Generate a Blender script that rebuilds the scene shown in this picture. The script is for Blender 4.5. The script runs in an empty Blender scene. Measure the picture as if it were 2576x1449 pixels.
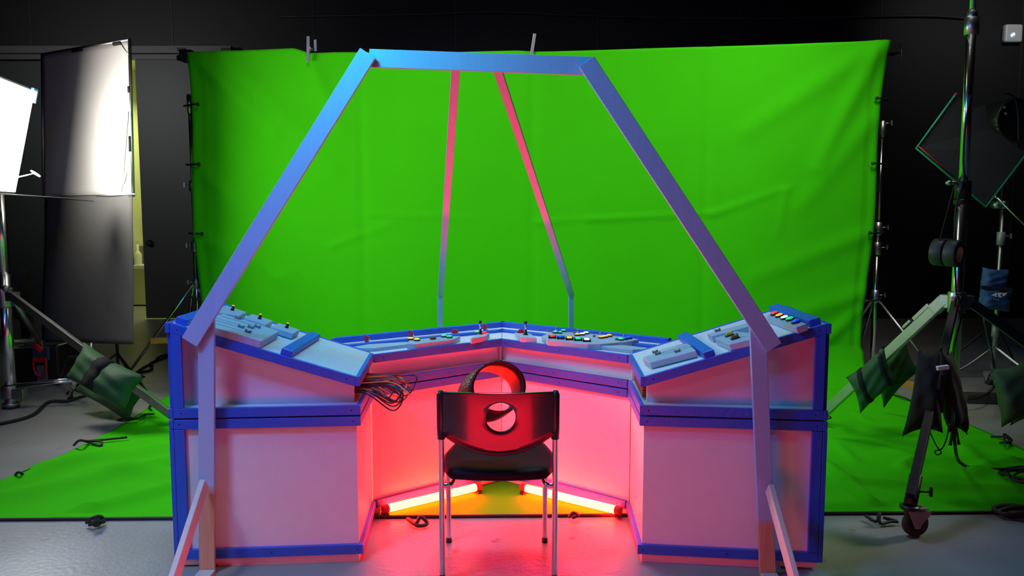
import bpy, bmesh, math, random
from mathutils import Vector, Matrix
random.seed(7)
S = bpy.context.scene
COL = S.collection
V = Vector
PI = math.pi

# ------------------------------------------------------------------ camera
F = 1960.0
TH = math.atan(184.5 / F)
H = 1.51
cam_d = bpy.data.cameras.new('camera')
cam_d.sensor_width = 36.0
cam_d.lens = F / 2576 * 36
cam_d.clip_end = 100
cam = bpy.data.objects.new('camera', cam_d)
COL.objects.link(cam)
cam.location = (0, 0, H)
cam.rotation_euler = (PI / 2 - TH, 0, 0)
S.camera = cam

# ------------------------------------------------------------------ world, exposure, lights
S.view_settings.view_transform = 'Standard'
S.view_settings.look = 'None'
S.view_settings.gamma = 1.0
S.view_settings.use_curve_mapping = False
S.view_settings.exposure = 0.0
W = bpy.data.worlds.new('world')
S.world = W
W.use_nodes = True
W.node_tree.nodes['Background'].inputs[0].default_value = (0.8, 0.85, 1, 1)
W.node_tree.nodes['Background'].inputs[1].default_value = 0.004


def area(name, loc, target, size, power, color, spread=180, size_y=None, shape='RECTANGLE'):
    d = bpy.data.lights.new(name, 'AREA')
    d.shape = shape
    d.size = size
    d.size_y = size_y or size
    d.energy = power
    d.color = color
    d.spread = math.radians(spread)
    o = bpy.data.objects.new(name, d)
    COL.objects.link(o)
    o.location = loc
    o.rotation_euler = (V(target) - V(loc)).to_track_quat('-Z', 'Y').to_euler()
    return o


# two soft lamps above the frame that light the green screen, then added fills for the back wall and floor
area('screen_lamp', (-0.9, 4.7, 4.7), (0.0, 6.95, 1.7), 1.3, 23, (1, 0.95, 0.80), 105)
area('screen_lamp', (2.6, 5.1, 4.4), (1.6, 6.95, 1.3), 1.0, 25, (1, 0.96, 0.86), 97)
area('added_back_wall_fill', (-6.8, 6.2, 3.6), (-5.2, 11.3, 3.2), 0.8, 13, (1, 1, 1), 80)  # added fill that lifts the back-left wall, no known source
area('added_right_floor_fill', (4.6, 4.6, 2.2), (1.45, 3.5, 0), 0.5, 0.7, (1, 0.97, 0.80), 20)  # weak added fill that brightens the floor right of the console
area('added_front_floor_fill', (-2.6, 1.0, 4.0), (-2.1, 2.6, 0), 0.6, 6, (0.72, 0.88, 1.0), 42)  # bluish fill added for the front-left floor, no known fixture
area('added_back_wall_fill', (6.3, 8.2, 5.2), (6.9, 11.3, 3.8), 0.6, 4, (1, 1, 1), 70)  # added fill so the far right wall and white box show up
# blue soft lamp over the console, blue lamps high on the left, and a weak pink fill added far left
area('blue_overhead_lamp', (-0.05, 4.75, 4.3), (-0.05, 4.05, 0.8), 0.9, 20, (0.47, 0.58, 1.0), 85)
area('blue_side_lamp', (-1.75, 1.9, 3.0), (-0.5, 3.4, 1.5), 0.5, 31, (0.0, 0.20, 1.0), 150)
area('cyan_side_lamp', (-1.0, 2.75, 2.75), (-0.4, 3.25, 1.9), 0.35, 7.2, (0.0, 1.0, 0.85), 130)
area('pink_fill_lamp', (-2.6, 0.3, 2.6), (-0.5, 3.4, 1.5), 0.8, 8, (1.0, 0.6, 1.0), 150)  # added fill for colour balance, stands for no known lamp
# red lamps standing low in front of the set, and the room behind the sliding door
area('red_floor_lamp', (-0.05, 1.95, 0.20), (-0.05, 3.4, 0.55), 1.1, 6.0, (1, 0.003, 0.02), 180, 0.30)
area('red_front_lamp', (-0.05, 1.2, 0.32), (-0.05, 3.6, 0.8), 2.0, 6, (1, 0.003, 0.02), 180, 0.42)
area('back_room_lamp', (-5.6, 12.6, 3.4), (-5.3, 12.8, 0), 0.8, 34, (0.86, 0.92, 0.42))

# ------------------------------------------------------------------ pixel -> place helpers (photo frame 2576 x 1449)
CC, SS = math.cos(TH), math.sin(TH)


def ray(x, y):
    u = (x - 1288) / F
    v = (724.5 - y) / F
    return V((u, CC + v * SS, v * CC - SS))


def P(x, y, d):
    r = ray(x, y)
    r = r * (d / r.y)
    return V((r.x, r.y, r.z + H))


def G(x, y, z=0.0):
    r = ray(x, y)
    r = r * ((z - H) / r.z)
    return V((r.x, r.y, z))


def PL(x, y, p0, n):
    r = ray(x, y)
    c = V((0, 0, H))
    t = (V(p0) - c).dot(n) / r.dot(n)
    return c + r * t


# ------------------------------------------------------------------ materials
MT = {}


def mat(name, col, rough=0.5, metal=0.0, var=0.0, vscale=8.0, bump=0.0, bscale=60.0, emit=None, estr=0.0, coat=0.0, spec=0.5, stretch=None):
    m = bpy.data.materials.new(name)
    m.use_nodes = True
    nt = m.node_tree
    b = nt.nodes['Principled BSDF']
    b.inputs['Base Color'].default_value = (*col, 1)
    b.inputs['Roughness'].default_value = rough
    b.inputs['Metallic'].default_value = metal
    b.inputs['Specular IOR Level'].default_value = spec
    if coat:
        b.inputs['Coat Weight'].default_value = coat
        b.inputs['Coat Roughness'].default_value = 0.1
    if emit:
        b.inputs['Emission Color'].default_value = (*emit, 1)
        b.inputs['Emission Strength'].default_value = estr
    tc = nt.nodes.new('ShaderNodeTexCoord')
    vec = tc.outputs['Object']
    if stretch:
        mp = nt.nodes.new('ShaderNodeMapping')
        mp.inputs['Scale'].default_value = stretch
        nt.links.new(vec, mp.inputs[0])
        vec = mp.outputs[0]
    if var:
        n = nt.nodes.new('ShaderNodeTexNoise')
        n.inputs['Scale'].default_value = vscale
        n.inputs['Detail'].default_value = 4
        nt.links.new(vec, n.inputs['Vector'])
        mx = nt.nodes.new('ShaderNodeMix')
        mx.data_type = 'RGBA'
        mx.inputs['A'].default_value = (*[max(0, c * (1 - var)) for c in col], 1)
        mx.inputs['B'].default_value = (*[min(1, c * (1 + var)) for c in col], 1)
        nt.links.new(n.outputs['Fac'], mx.inputs['Factor'])
        nt.links.new(mx.outputs['Result'], b.inputs['Base Color'])
    if bump:
        n2 = nt.nodes.new('ShaderNodeTexNoise')
        n2.inputs['Scale'].default_value = bscale
        n2.inputs['Detail'].default_value = 3
        nt.links.new(vec, n2.inputs['Vector'])
        bp = nt.nodes.new('ShaderNodeBump')
        bp.inputs['Strength'].default_value = bump
        bp.inputs['Distance'].default_value = 0.01
        nt.links.new(n2.outputs['Fac'], bp.inputs['Height'])
        nt.links.new(bp.outputs[0], b.inputs['Normal'])
    MT[name] = m
    return m


mat('white_paint', (0.74, 0.74, 0.76), 0.45, var=0.05, vscale=14, bump=0.06, bscale=120)
mat('grey_blue_paint', (0.42, 0.50, 0.60), 0.45, var=0.06, vscale=12, bump=0.05)
mat('blue_paint', (0.028, 0.115, 0.62), 0.38, var=0.12, vscale=20, bump=0.12, bscale=50)
mat('periwinkle_paint', (0.36, 0.55, 0.80), 0.45, var=0.06, vscale=9, bump=0.08, stretch=(6, 6, 1))
mat('hole_dark', (0.01, 0.01, 0.02), 0.8)
mat('bare_wood', (0.62, 0.40, 0.24), 0.6, var=0.22, vscale=9, bump=0.1, stretch=(9, 9, 0.8))
mat('pale_wood', (0.66, 0.62, 0.58), 0.55, var=0.1, vscale=9, bump=0.08, stretch=(8, 8, 1))
mat('orange_wood', (0.62, 0.23, 0.035), 0.5, var=0.12, vscale=12)
mat('dark_timber', (0.035, 0.028, 0.022), 0.7, var=0.2)
mat('green_cloth', (0.048, 0.56, 0.003), 0.85, var=0.05, vscale=3, bump=0.03, bscale=400, spec=0.08)
mat('black_cloth', (0.018, 0.018, 0.019), 0.85, var=0.2, vscale=6, bump=0.08, bscale=250, spec=0.2)
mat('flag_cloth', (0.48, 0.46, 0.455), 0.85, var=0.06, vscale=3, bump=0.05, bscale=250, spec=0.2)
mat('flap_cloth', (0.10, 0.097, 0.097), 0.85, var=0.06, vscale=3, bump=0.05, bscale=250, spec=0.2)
mat('dark_flag_cloth', (0.035, 0.035, 0.036), 0.85, var=0.1, vscale=3, bump=0.05, bscale=250, spec=0.2)
mat('black_cord', (0.012, 0.012, 0.013), 0.6)
mat('black_plastic', (0.02, 0.02, 0.022), 0.3)
mat('black_metal', (0.03, 0.03, 0.032), 0.4, 0.6)
mat('chrome', (0.82, 0.83, 0.84), 0.2, 1.0)
mat('dull_steel', (0.50, 0.51, 0.51), 0.38, 1.0, var=0.15, vscale=25)
mat('grey_metal', (0.28, 0.28, 0.27), 0.5, 0.4)
mat('green_canvas', (0.032, 0.095, 0.04), 0.7, var=0.12, vscale=10, bump=0.15, bscale=40)
mat('blue_canvas', (0.03, 0.085, 0.24), 0.75, var=0.15, vscale=10, bump=0.15, bscale=40)
mat('black_vinyl', (0.02, 0.02, 0.022), 0.38, bump=0.05, bscale=300)
mat('wall_black', (0.008, 0.008, 0.0085), 0.6, var=0.2, vscale=2, bump=0.05, bscale=30)
mat('door_grey', (0.045, 0.05, 0.05), 0.5, var=0.08, vscale=2)
mat('beam_grey', (0.10, 0.10, 0.10), 0.5)
mat('pale_wall', (0.72, 0.72, 0.50), 0.7)
mat('white_plastic', (0.85, 0.85, 0.82), 0.4)
mat('grey_plastic', (0.22, 0.22, 0.20), 0.5)
mat('red_plastic', (0.72, 0.02, 0.03), 0.35)
mat('dark_red_plastic', (0.30, 0.02, 0.02), 0.35)
mat('brown_plastic', (0.16, 0.06, 0.03), 0.4)
mat('yellow_plastic', (0.65, 0.45, 0.03), 0.4)
mat('green_edge', (0.01, 0.34, 0.17), 0.5)
mat('red_edge', (0.25, 0.02, 0.015), 0.5)
mat('blue_tape', (0.08, 0.32, 0.75), 0.5)
mat('white_tape', (0.72, 0.72, 0.70), 0.55)
mat('black_tape', (0.035, 0.035, 0.036), 0.5)
mat('cardboard_core', (0.66, 0.68, 0.52), 0.6)
mat('rubber', (0.03, 0.028, 0.028), 0.65)
mat('caster_grey', (0.26, 0.26, 0.27), 0.6)
mat('slat_brown', (0.16, 0.075, 0.045), 0.6)
mat('band_leather', (0.15, 0.008, 0.008), 0.38, var=0.25, vscale=30, bump=0.2, bscale=70)
mat('band_inner', (0.10, 0.006, 0.006), 0.5)
mat('seat_vinyl', (0.010, 0.005, 0.006), 0.5, bump=0.06, bscale=260, spec=0.15)
mat('tube_glow', (0.9, 0.5, 0.3), 0.4, emit=(1.0, 0.0046, 0.0024), estr=290)
mat('panel_glow', (0.9, 0.9, 0.9), 0.4, emit=(1.0, 0.97, 0.86), estr=34)
mat('led_blue', (0.2, 0.5, 1), 0.4, emit=(0.35, 0.65, 1), estr=6)
mat('led_orange', (1, 0.4, 0.1), 0.4, emit=(1, 0.35, 0.08), estr=2)
for nm, c in dict(red=(1, .02, .03), blue=(.0, .05, 1), orange=(1, .42, .02), green=(.0, .75, .22), white=(.8, .95, 1), yellow=(1, .65, .03)).items():
    mat('lit_' + nm, c, 0.2, emit=c, estr=1.1, coat=0.4)
for nm, c in dict(black=(.012, .012, .014), red=(.5, .015, .02), orange=(.75, .25, .04), blue=(.04, .07, .25), green=(.03, .14, .10), yellow=(.7, .42, .06)).items():
    mat('wire_' + nm, c, 0.4)

# brown leather band with raised scales
m = MT['band_leather']
nt = m.node_tree
vo = nt.nodes.new('ShaderNodeTexVoronoi')
vo.inputs['Scale'].default_value = 90
tcn = nt.nodes.new('ShaderNodeTexCoord')
nt.links.new(tcn.outputs['Object'], vo.inputs['Vector'])
bmp = nt.nodes.new('ShaderNodeBump')
bmp.inputs['Strength'].default_value = 0.7
bmp.inputs['Distance'].default_value = 0.004
nt.links.new(vo.outputs['Distance'], bmp.inputs['Height'])
nt.links.new(bmp.outputs[0], nt.nodes['Principled BSDF'].inputs['Normal'])

# painted posts with bare wood at the foot
def post_material(name, zsplit):
    m = mat(name, (0.36, 0.55, 0.80), 0.45, bump=0.08)
    nt = m.node_tree
    b = nt.nodes['Principled BSDF']
    ge = nt.nodes.new('ShaderNodeNewGeometry')
    sp = nt.nodes.new('ShaderNodeSeparateXYZ')
    nt.links.new(ge.outputs['Position'], sp.inputs[0])
    no = nt.nodes.new('ShaderNodeTexNoise')
    no.inputs['Scale'].default_value = 14
    nt.links.new(ge.outputs['Position'], no.inputs['Vector'])
    ad = nt.nodes.new('ShaderNodeMath')
    ad.operation = 'MULTIPLY_ADD'
    ad.inputs[1].default_value = 0.08
    nt.links.new(no.outputs['Fac'], ad.inputs[0])
    nt.links.new(sp.outputs['Z'], ad.inputs[2])
    mr = nt.nodes.new('ShaderNodeMapRange')
    mr.inputs['From Min'].default_value = zsplit + 0.03
    mr.inputs['From Max'].default_value = zsplit + 0.055
    nt.links.new(ad.outputs[0], mr.inputs['Value'])
    wn = nt.nodes.new('ShaderNodeTexNoise')
    wn.inputs['Scale'].default_value = 6
    mp = nt.nodes.new('ShaderNodeMapping')
    mp.inputs['Scale'].default_value = (14, 14, 0.7)
    nt.links.new(ge.outputs['Position'], mp.inputs[0])
    nt.links.new(mp.outputs[0], wn.inputs['Vector'])
    cr = nt.nodes.new('ShaderNodeValToRGB')
    cr.color_ramp.elements[0].color = (0.42, 0.25, 0.15, 1)
    cr.color_ramp.elements[1].color = (0.66, 0.46, 0.30, 1)
    nt.links.new(wn.outputs['Fac'], cr.inputs[0])
    mx = nt.nodes.new('ShaderNodeMix')
    mx.data_type = 'RGBA'
    nt.links.new(mr.outputs[0], mx.inputs['Factor'])
    nt.links.new(cr.outputs[0], mx.inputs['A'])
    mx.inputs['B'].default_value = (0.36, 0.55, 0.80, 1)
    nt.links.new(mx.outputs['Result'], b.inputs['Base Color'])
    return m


post_material('post_left_paint', 0.37)
post_material('post_right_paint', 0.24)

# concrete floor: painted grey, worn gloss, scratches
m = mat('floor_paint', (0.30, 0.30, 0.295), 0.33)
nt = m.node_tree
b = nt.nodes['Principled BSDF']
tcn = nt.nodes.new('ShaderNodeTexCoord')
n1 = nt.nodes.new('ShaderNodeTexNoise'); n1.inputs['Scale'].default_value = 1.6; n1.inputs['Detail'].default_value = 6
n2 = nt.nodes.new('ShaderNodeTexNoise'); n2.inputs['Scale'].default_value = 42; n2.inputs['Detail'].default_value = 5
n3 = nt.nodes.new('ShaderNodeTexNoise'); n3.inputs['Scale'].default_value = 9; n3.inputs['Detail'].default_value = 8
for n in (n1, n2, n3):
    nt.links.new(tcn.outputs['Object'], n.inputs['Vector'])
cr = nt.nodes.new('ShaderNodeValToRGB')
cr.color_ramp.elements[0].position = 0.3
cr.color_ramp.elements[0].color = (0.255, 0.255, 0.25, 1)
cr.color_ramp.elements[1].position = 0.7
cr.color_ramp.elements[1].color = (0.345, 0.345, 0.34, 1)
nt.links.new(n1.outputs['Fac'], cr.inputs[0])
st = nt.nodes.new('ShaderNodeValToRGB')   # sparse dark scuffs
st.color_ramp.elements[0].position = 0.66
st.color_ramp.elements[0].color = (0, 0, 0, 1)
st.color_ramp.elements[1].position = 0.72
st.color_ramp.elements[1].color = (1, 1, 1, 1)
nt.links.new(n3.outputs['Fac'], st.inputs[0])
mx = nt.nodes.new('ShaderNodeMix'); mx.data_type = 'RGBA'
nt.links.new(st.outputs[0], mx.inputs['Factor'])
nt.links.new(cr.outputs[0], mx.inputs['A'])
mx.inputs['B'].default_value = (0.16, 0.14, 0.13, 1)
nt.links.new(mx.outputs['Result'], b.inputs['Base Color'])
mr = nt.nodes.new('ShaderNodeMapRange')
mr.inputs['To Min'].default_value = 0.24
mr.inputs['To Max'].default_value = 0.48
nt.links.new(n2.outputs['Fac'], mr.inputs['Value'])
nt.links.new(mr.outputs[0], b.inputs['Roughness'])
bp = nt.nodes.new('ShaderNodeBump'); bp.inputs['Strength'].default_value = 0.18; bp.inputs['Distance'].default_value = 0.01
nt.links.new(n2.outputs['Fac'], bp.inputs['Height'])
nt.links.new(bp.outputs[0], b.inputs['Normal'])

# ------------------------------------------------------------------ mesh helpers
BASE = {}


def thing(name, label, cat, loc=(0, 0, 0), group=None):
    o = bpy.data.objects.new(name, None)
    o.empty_display_size = 0.1
    COL.objects.link(o)
    o.location = loc
    o['label'] = label
    o['category'] = cat
    if group:
        o['group'] = group
    BASE[o] = V(loc)
    return o


def tag(o, label, cat, group=None):
    o['label'] = label
    o['category'] = cat
    if group:
        o['group'] = group
    return o


def obj(name, bm, mats, parent=None, bevel=0.0, smooth=False, origin=None, solid=0.0, label=None):
    if isinstance(mats, str):
        mats = [mats]
    base = V((0, 0, 0))
    if parent is not None:
        base = BASE[parent]
    elif origin is not None:
        base = V(origin)
    bmesh.ops.recalc_face_normals(bm, faces=bm.faces)
    if base.length:
        bmesh.ops.translate(bm, verts=bm.verts, vec=-base)
    me = bpy.data.meshes.new(name)
    bm.to_mesh(me)
    bm.free()
    for mm in mats:
        me.materials.append(MT[mm])
    if smooth:
        for p in me.polygons:
            p.use_smooth = True
    o = bpy.data.objects.new(name, me)
    COL.objects.link(o)
    if parent is not None:
        o.parent = parent
    elif base.length:
        o.location = base
    BASE[o] = base
    if bevel:
        md = o.modifiers.new('bevel', 'BEVEL')
        md.width = bevel
        md.segments = 2
        md.limit_method = 'ANGLE'
    if solid:
        md = o.modifiers.new('solid', 'SOLIDIFY')
        md.thickness = solid
        md.offset = 0
    if label:
        o['label'] = label
    return o


def struct(name, bm, mats, **k):
    o = obj(name, bm, mats, **k)
    o['kind'] = 'structure'
    return o


def B():
    return bmesh.new()


def prism(bm, bot, top, mi=0):
    vb = [bm.verts.new(p) for p in bot]
    vt = [bm.verts.new(p) for p in top]
    n = len(vb)
    fs = [bm.faces.new(vb[::-1]), bm.faces.new(vt)]
    for i in range(n):
        fs.append(bm.faces.new((vb[i], vb[(i + 1) % n], vt[(i + 1) % n], vt[i])))
    for f in fs:
        f.material_index = mi
    return bm


def box(bm, a, b, mi=0):
    x0, y0, z0 = a
    x1, y1, z1 = b
    return prism(bm, [(x0, y0, z0), (x1, y0, z0), (x1, y1, z0), (x0, y1, z0)],
                 [(x0, y0, z1), (x1, y0, z1), (x1, y1, z1), (x0, y1, z1)], mi)


def board(bm, p0, p1, w, t, mi=0):
    """plank from p0 to p1; w and t are full width / thickness vectors, p on the centre line"""
    p0, p1, w, t = V(p0), V(p1), V(w) / 2, V(t) / 2
    return prism(bm, [p0 - w - t, p0 + w - t, p0 + w + t, p0 - w + t], [p1 - w - t, p1 + w - t, p1 + w + t, p1 - w + t], mi)


def obox(bm, c, u, v, n, mi=0):
    """oriented box: centre c, half vectors u v n"""
    c, u, v, n = V(c), V(u), V(v), V(n)
    return prism(bm, [c - u - v - n, c + u - v - n, c + u + v - n, c - u + v - n], [c - u - v + n, c + u - v + n, c + u + v + n, c - u + v + n], mi)


def frame_of(d):
    d = V(d).normalized()
    a = V((0, 0, 1)) if abs(d.z) < 0.9 else V((1, 0, 0))
    u = d.cross(a).normalized()
    return u, d.cross(u).normalized()


def tube(bm, pts, r, seg=10, mi=0, closed=False, caps=True):
    pts = [V(p) for p in pts]
    n = len(pts)
    rs = r if isinstance(r, (list, tuple)) else [r] * n
    rings = []
    pu = None
    for i, p in enumerate(pts):
        if closed:
            d = pts[(i + 1) % n] - pts[i - 1]
        else:
            d = pts[min(i + 1, n - 1)] - pts[max(i - 1, 0)]
        d.normalize()
        if pu is None:
            u, v = frame_of(d)
        else:
            u = (pu - d * pu.dot(d))
            if u.length < 1e-5:
                u, v = frame_of(d)
            u.normalize()
            v = d.cross(u)
        pu = u
        rings.append([bm.verts.new(p + (u * math.cos(2 * PI * k / seg) + v * math.sin(2 * PI * k / seg)) * rs[i]) for k in range(seg)])
    m = n if closed else n - 1
    for i in range(m):
        a, b = rings[i], rings[(i + 1) % n]
        for k in range(seg):
            f = bm.faces.new((a[k], a[(k + 1) % seg], b[(k + 1) % seg], b[k]))
            f.material_index = mi
            f.smooth = True
    if caps and not closed:
        for rr in (rings[0][::-1], rings[-1]):
            f = bm.faces.new(rr)
            f.material_index = mi
    return bm


def curve(pts, n=8):
    """Catmull-Rom through the points"""
    pts = [V(p) for p in pts]
    out = []
    q = [pts[0] * 2 - pts[1]] + pts + [pts[-1] * 2 - pts[-2]]
    for i in range(1, len(q) - 2):
        for k in range(n):
            t = k / n
            a, b, c, d = q[i - 1], q[i], q[i + 1], q[i + 2]
            out.append(0.5 * ((2 * b) + (c - a) * t + (2 * a - 5 * b + 4 * c - d) * t * t + (3 * b - a - 3 * c + d) * t ** 3))
    out.append(pts[-1])
    return out


def lathe(bm, c, axis, prof, seg=20, mi=0, start=None):
    """prof: list of (radius, height) along axis from c"""
    c = V(c)
    a = V(axis).normalized()
    u, v = frame_of(a)
    rings = []
    for (r, h) in prof:
        if r < 1e-6:
            rings.append([bm.verts.new(c + a * h)])
        else:
            rings.append([bm.verts.new(c + a * h + (u * math.cos(2 * PI * k / seg) + v * math.sin(2 * PI * k / seg)) * r) for k in range(seg)])
    for i in range(len(rings) - 1):
        A, Bq = rings[i], rings[i + 1]
        for k in range(seg):
            k2 = (k + 1) % seg
            if len(A) == 1 and len(Bq) == 1:
                continue
            if len(A) == 1:
                f = bm.faces.new((A[0], Bq[k], Bq[k2]))
            elif len(Bq) == 1:
                f = bm.faces.new((A[k], A[k2], Bq[0]))
            else:
                f = bm.faces.new((A[k], A[k2], Bq[k2], Bq[k]))
            f.material_index = mi
            f.smooth = True
    return bm


def cyl(bm, p0, p1, r, seg=14, mi=0):
    d = V(p1) - V(p0)
    return lathe(bm, p0, d, [(0, 0), (r, 0), (r, d.length), (0, d.length)], seg, mi)


def ball(bm, c, r, mi=0, seg=14, sz=1.0):
    return lathe(bm, c, (0, 0, 1), [(r * math.sin(PI * i / 10), -r * sz * math.cos(PI * i / 10)) for i in range(11)], seg, mi)


def pillow(bm, c, U, Vv, N, thick, mi=0, n=16, ear=0.10, taper=0.0):
    """stuffed bag: half vectors U, V, normal N"""
    c, U, Vv, N = V(c), V(U), V(Vv), V(N).normalized()
    grid = {}
    for s in (1, -1):
        for i in range(n + 1):
            for j in range(n + 1):
                a = -1 + 2 * i / n
                b = -1 + 2 * j / n
                e = 1 + ear * (abs(a * b)) ** 3 - 0.06 * (1 - abs(a)) * abs(b) - 0.06 * (1 - abs(b)) * abs(a)
                h = max(0, (1 - a ** 4)) ** 0.55 * max(0, (1 - b ** 4)) ** 0.55
                wob = 1 + 0.10 * math.sin(5 * a + 3 * b) + 0.06 * math.sin(9 * b - 4 * a)
                tp_ = 1 - taper * (b + 1) / 2
                p = c + U * a * e * tp_ + Vv * b * e + N * (s * thick * h * wob * (1 - 0.5 * (1 - tp_)))
                edge = i in (0, n) or j in (0, n)
                if edge and s == -1:
                    grid[(s, i, j)] = grid[(1, i, j)]
                else:
                    grid[(s, i, j)] = bm.verts.new(p)
    for s in (1, -1):
        for i in range(n):
            for j in range(n):
                q = [grid[(s, i, j)], grid[(s, i + 1, j)], grid[(s, i + 1, j + 1)], grid[(s, i, j + 1)]]
                if s == -1:
                    q = q[::-1]
                f = bm.faces.new(q)
                f.material_index = mi
                f.smooth = True
    return bm


# ------------------------------------------------------------------ room shell
bm = B(); box(bm, (-9, -4, -0.12), (9, 14, 0))
struct('floor', bm, 'floor_paint')
bm = B(); box(bm, (-9, -4, 6.0), (9, 14, 6.1))
struct('ceiling', bm, 'wall_black')
bm = B(); box(bm, (-9.1, -4, 0), (-9, 14, 6.0))
struct('wall_left', bm, 'wall_black')
bm = B(); box(bm, (9, -4, 0), (9.1, 14, 6.0))
struct('wall_right', bm, 'wall_black')
bm = B(); box(bm, (-9, -4.1, 0), (9, -4, 6.0))
struct('wall_front', bm, 'wall_black')
DX0, DX1, DZ = -5.62, -4.3, 3.72
bm = B()
box(bm, (-9, 11.3, 0), (DX0, 11.42, 6.0))
box(bm, (DX1, 11.3, 0), (9, 11.42, 6.0))
box(bm, (DX0, 11.3, DZ), (DX1, 11.42, 6.0))
struct('wall_back', bm, 'wall_black')
# seams of the wall boards
bm = B()
for k in range(9):
    box(bm, (-8.8 + k * 2.0, 11.292, 0.1), (-8.79 + k * 2.0, 11.3, 5.9))
box(bm, (-9, 11.292, 4.62), (9, 11.3, 4.63))
struct('trim_1', bm, 'door_grey')
# back room seen through the gap
bm = B()
box(bm, (-6.3, 13.4, 0), (-3.9, 13.5, 3.9))
box(bm, (-6.4, 11.42, 0), (-6.3, 13.5, 3.9))
box(bm, (-3.9, 11.42, 0), (-3.8, 13.5, 3.9))
box(bm, (-6.4, 11.42, 3.9), (-3.8, 13.5, 4.0))
struct('wall_utility', bm, 'pale_wall')
# sliding door leaf and its top track
bm = B()
dl = P(352, 500, 11.2).x
box(bm, (dl + 0.02, 11.19, 0.02), (-4.3, 11.25, 3.68))
d1 = struct('door_1', bm, 'door_grey', bevel=0.004)
bm = B()
hp = P(378, 612, 11.19)
lathe(bm, hp, (0, -1, 0), [(0, 0), (0.05, 0), (0.05, 0.01), (0.018, 0.012), (0.018, 0.04), (0.035, 0.045), (0.035, 0.06), (0, 0.065)])
obj('door_handle', bm, 'black_plastic', d1)
bm = B()
ztr = P(580, 118, 11.2).z
box(bm, (-7.3, 11.12, ztr - 0.10), (P(580, 118, 11.12).x, 11.30, ztr))
box(bm, (-7.3, 11.2, ztr - 0.17), (-4.3, 11.30, ztr - 0.10))
for xx in (455, 565):
    box(bm, (P(xx, 118, 11.1).x - 0.06, 11.11, ztr - 0.075), (P(xx, 118, 11.1).x + 0.06, 11.121, ztr - 0.03), 1)
struct('trim_2', bm, ['beam_grey', 'wall_black'], bevel=0.003)
bm = B()
box(bm, (-7.25, 11.22, 0.02), (DX0 - 0.02, 11.27, 3.66))
struct('door_2', bm, 'door_grey', bevel=0.004)

# back-room furnishings, seen in the strip beside the door
t = thing('sink_counter', 'pale counter with grey splash panel in the lit room behind the gap', 'counter', (-5.4, 13.1, 0))
bm = B(); box(bm, (-6.28, 12.85, 0.02), (-4.5, 13.38, 0.62)); obj('base_cabinet', bm, 'pale_wall', t, bevel=0.005)
bm = B(); box(bm, (-6.28, 12.8, 0.62), (-4.5, 13.38, 0.68)); obj('worktop', bm, 'white_plastic', t, bevel=0.005)
bm = B(); box(bm, (-6.28, 13.33, 0.69), (-4.5, 13.395, 1.45)); obj('splash_panel', bm, 'grey_plastic', t, bevel=0.003)
t = thing('shelf', 'white shelf fixed above the counter in the lit back room', 'shelf', (-5.5, 13.3, 1.0))
bm = B(); box(bm, (-6.28, 13.1, 0.99), (-4.5, 13.33, 1.05)); obj('shelf_board', bm, 'white_plastic', t)
for xx in (-6.0, -4.8):
    bm = B(); box(bm, (xx, 13.12, 0.90), (xx + 0.02, 13.33, 0.99)); obj('bracket', bm, 'grey_metal', t)
bm = B()
bc = V((P(352, 720, 13.0).x, 12.98, 0.68))
lathe(bm, bc, (0, 0, 1), [(0, 0), (0.055, 0), (0.06, 0.02), (0.06, 0.17), (0.03, 0.22), (0.018, 0.23), (0.018, 0.34), (0, 0.34)])
tag(obj('spray_bottle', bm, 'white_plastic', origin=bc), 'white bottle standing on the counter behind the door gap', 'bottle')

# small white box on the back wall
t = thing('access_point', 'small white rounded box with a blue light high on the black wall', 'access point', P(2546, 85, 11.29))
c = P(2546, 85, 11.25)
bm = B(); box(bm, (c.x - 0.125, 11.2, c.z - 0.125), (c.x + 0.125, 11.299, c.z + 0.125)); obj('housing', bm, 'white_plastic', t, bevel=0.03)
bm = B(); c2 = P(2549, 87, 11.19)
obox(bm, (c2.x, 11.198, c2.z), V((0.022, 0, 0.014)), V((-0.007, 0, 0.012)), V((0, 0.003, 0))); obj('status_light', bm, 'led_blue', t)
bm = B()
tube(bm, curve([P(700, 42, 11.27), P(1050, 36, 11.27), P(1250, 30, 11.27), P(1500, 40, 11.27), P(1900, 46, 11.27), P(2300, 40, 11.27), P(2440, 46, 11.27)], 8), 0.018, 6)
tag(obj('wall_cable', bm, 'door_grey', origin=P(1500, 40, 11.27)), 'thin dark cable sagging along the top of the black back wall', 'cable')
bm = B()
for k in (0, 1):
    pc = P(2230 + 28 * k, 827, 11.25)
    ball(bm, (pc.x, 11.27, pc.z), 0.011, 1, 8)
pc = P(2244, 827, 11.28)
box(bm, (pc.x - 0.12, 11.275, pc.z - 0.04), (pc.x + 0.12, 11.3, pc.z + 0.04), 0)
tag(obj('power_socket', bm, ['black_plastic', 'led_orange'], origin=(pc.x, 11.29, pc.z)), 'black wall socket with two tiny orange lights beyond the right stand', 'socket')

# ------------------------------------------------------------------ green screen cloth
SX0, SX1, SY, SYF = -2.83, 3.27, 6.95, 3.76
RS = 0.32


def seg_d(px, py, a, b):
    ax, ay = a
    bx, by = b
    dx, dy = bx - ax, by - ay
    t = max(0, min(1, ((px - ax) * dx + (py - ay) * dy) / (dx * dx + dy * dy)))
    ex, ey = px - ax - t * dx, py - ay - t * dy
    return math.hypot(ex, ey), t


def wall_pt(x, y):
    q = P(x, y, SY)
    return (q.x, q.z)


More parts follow.
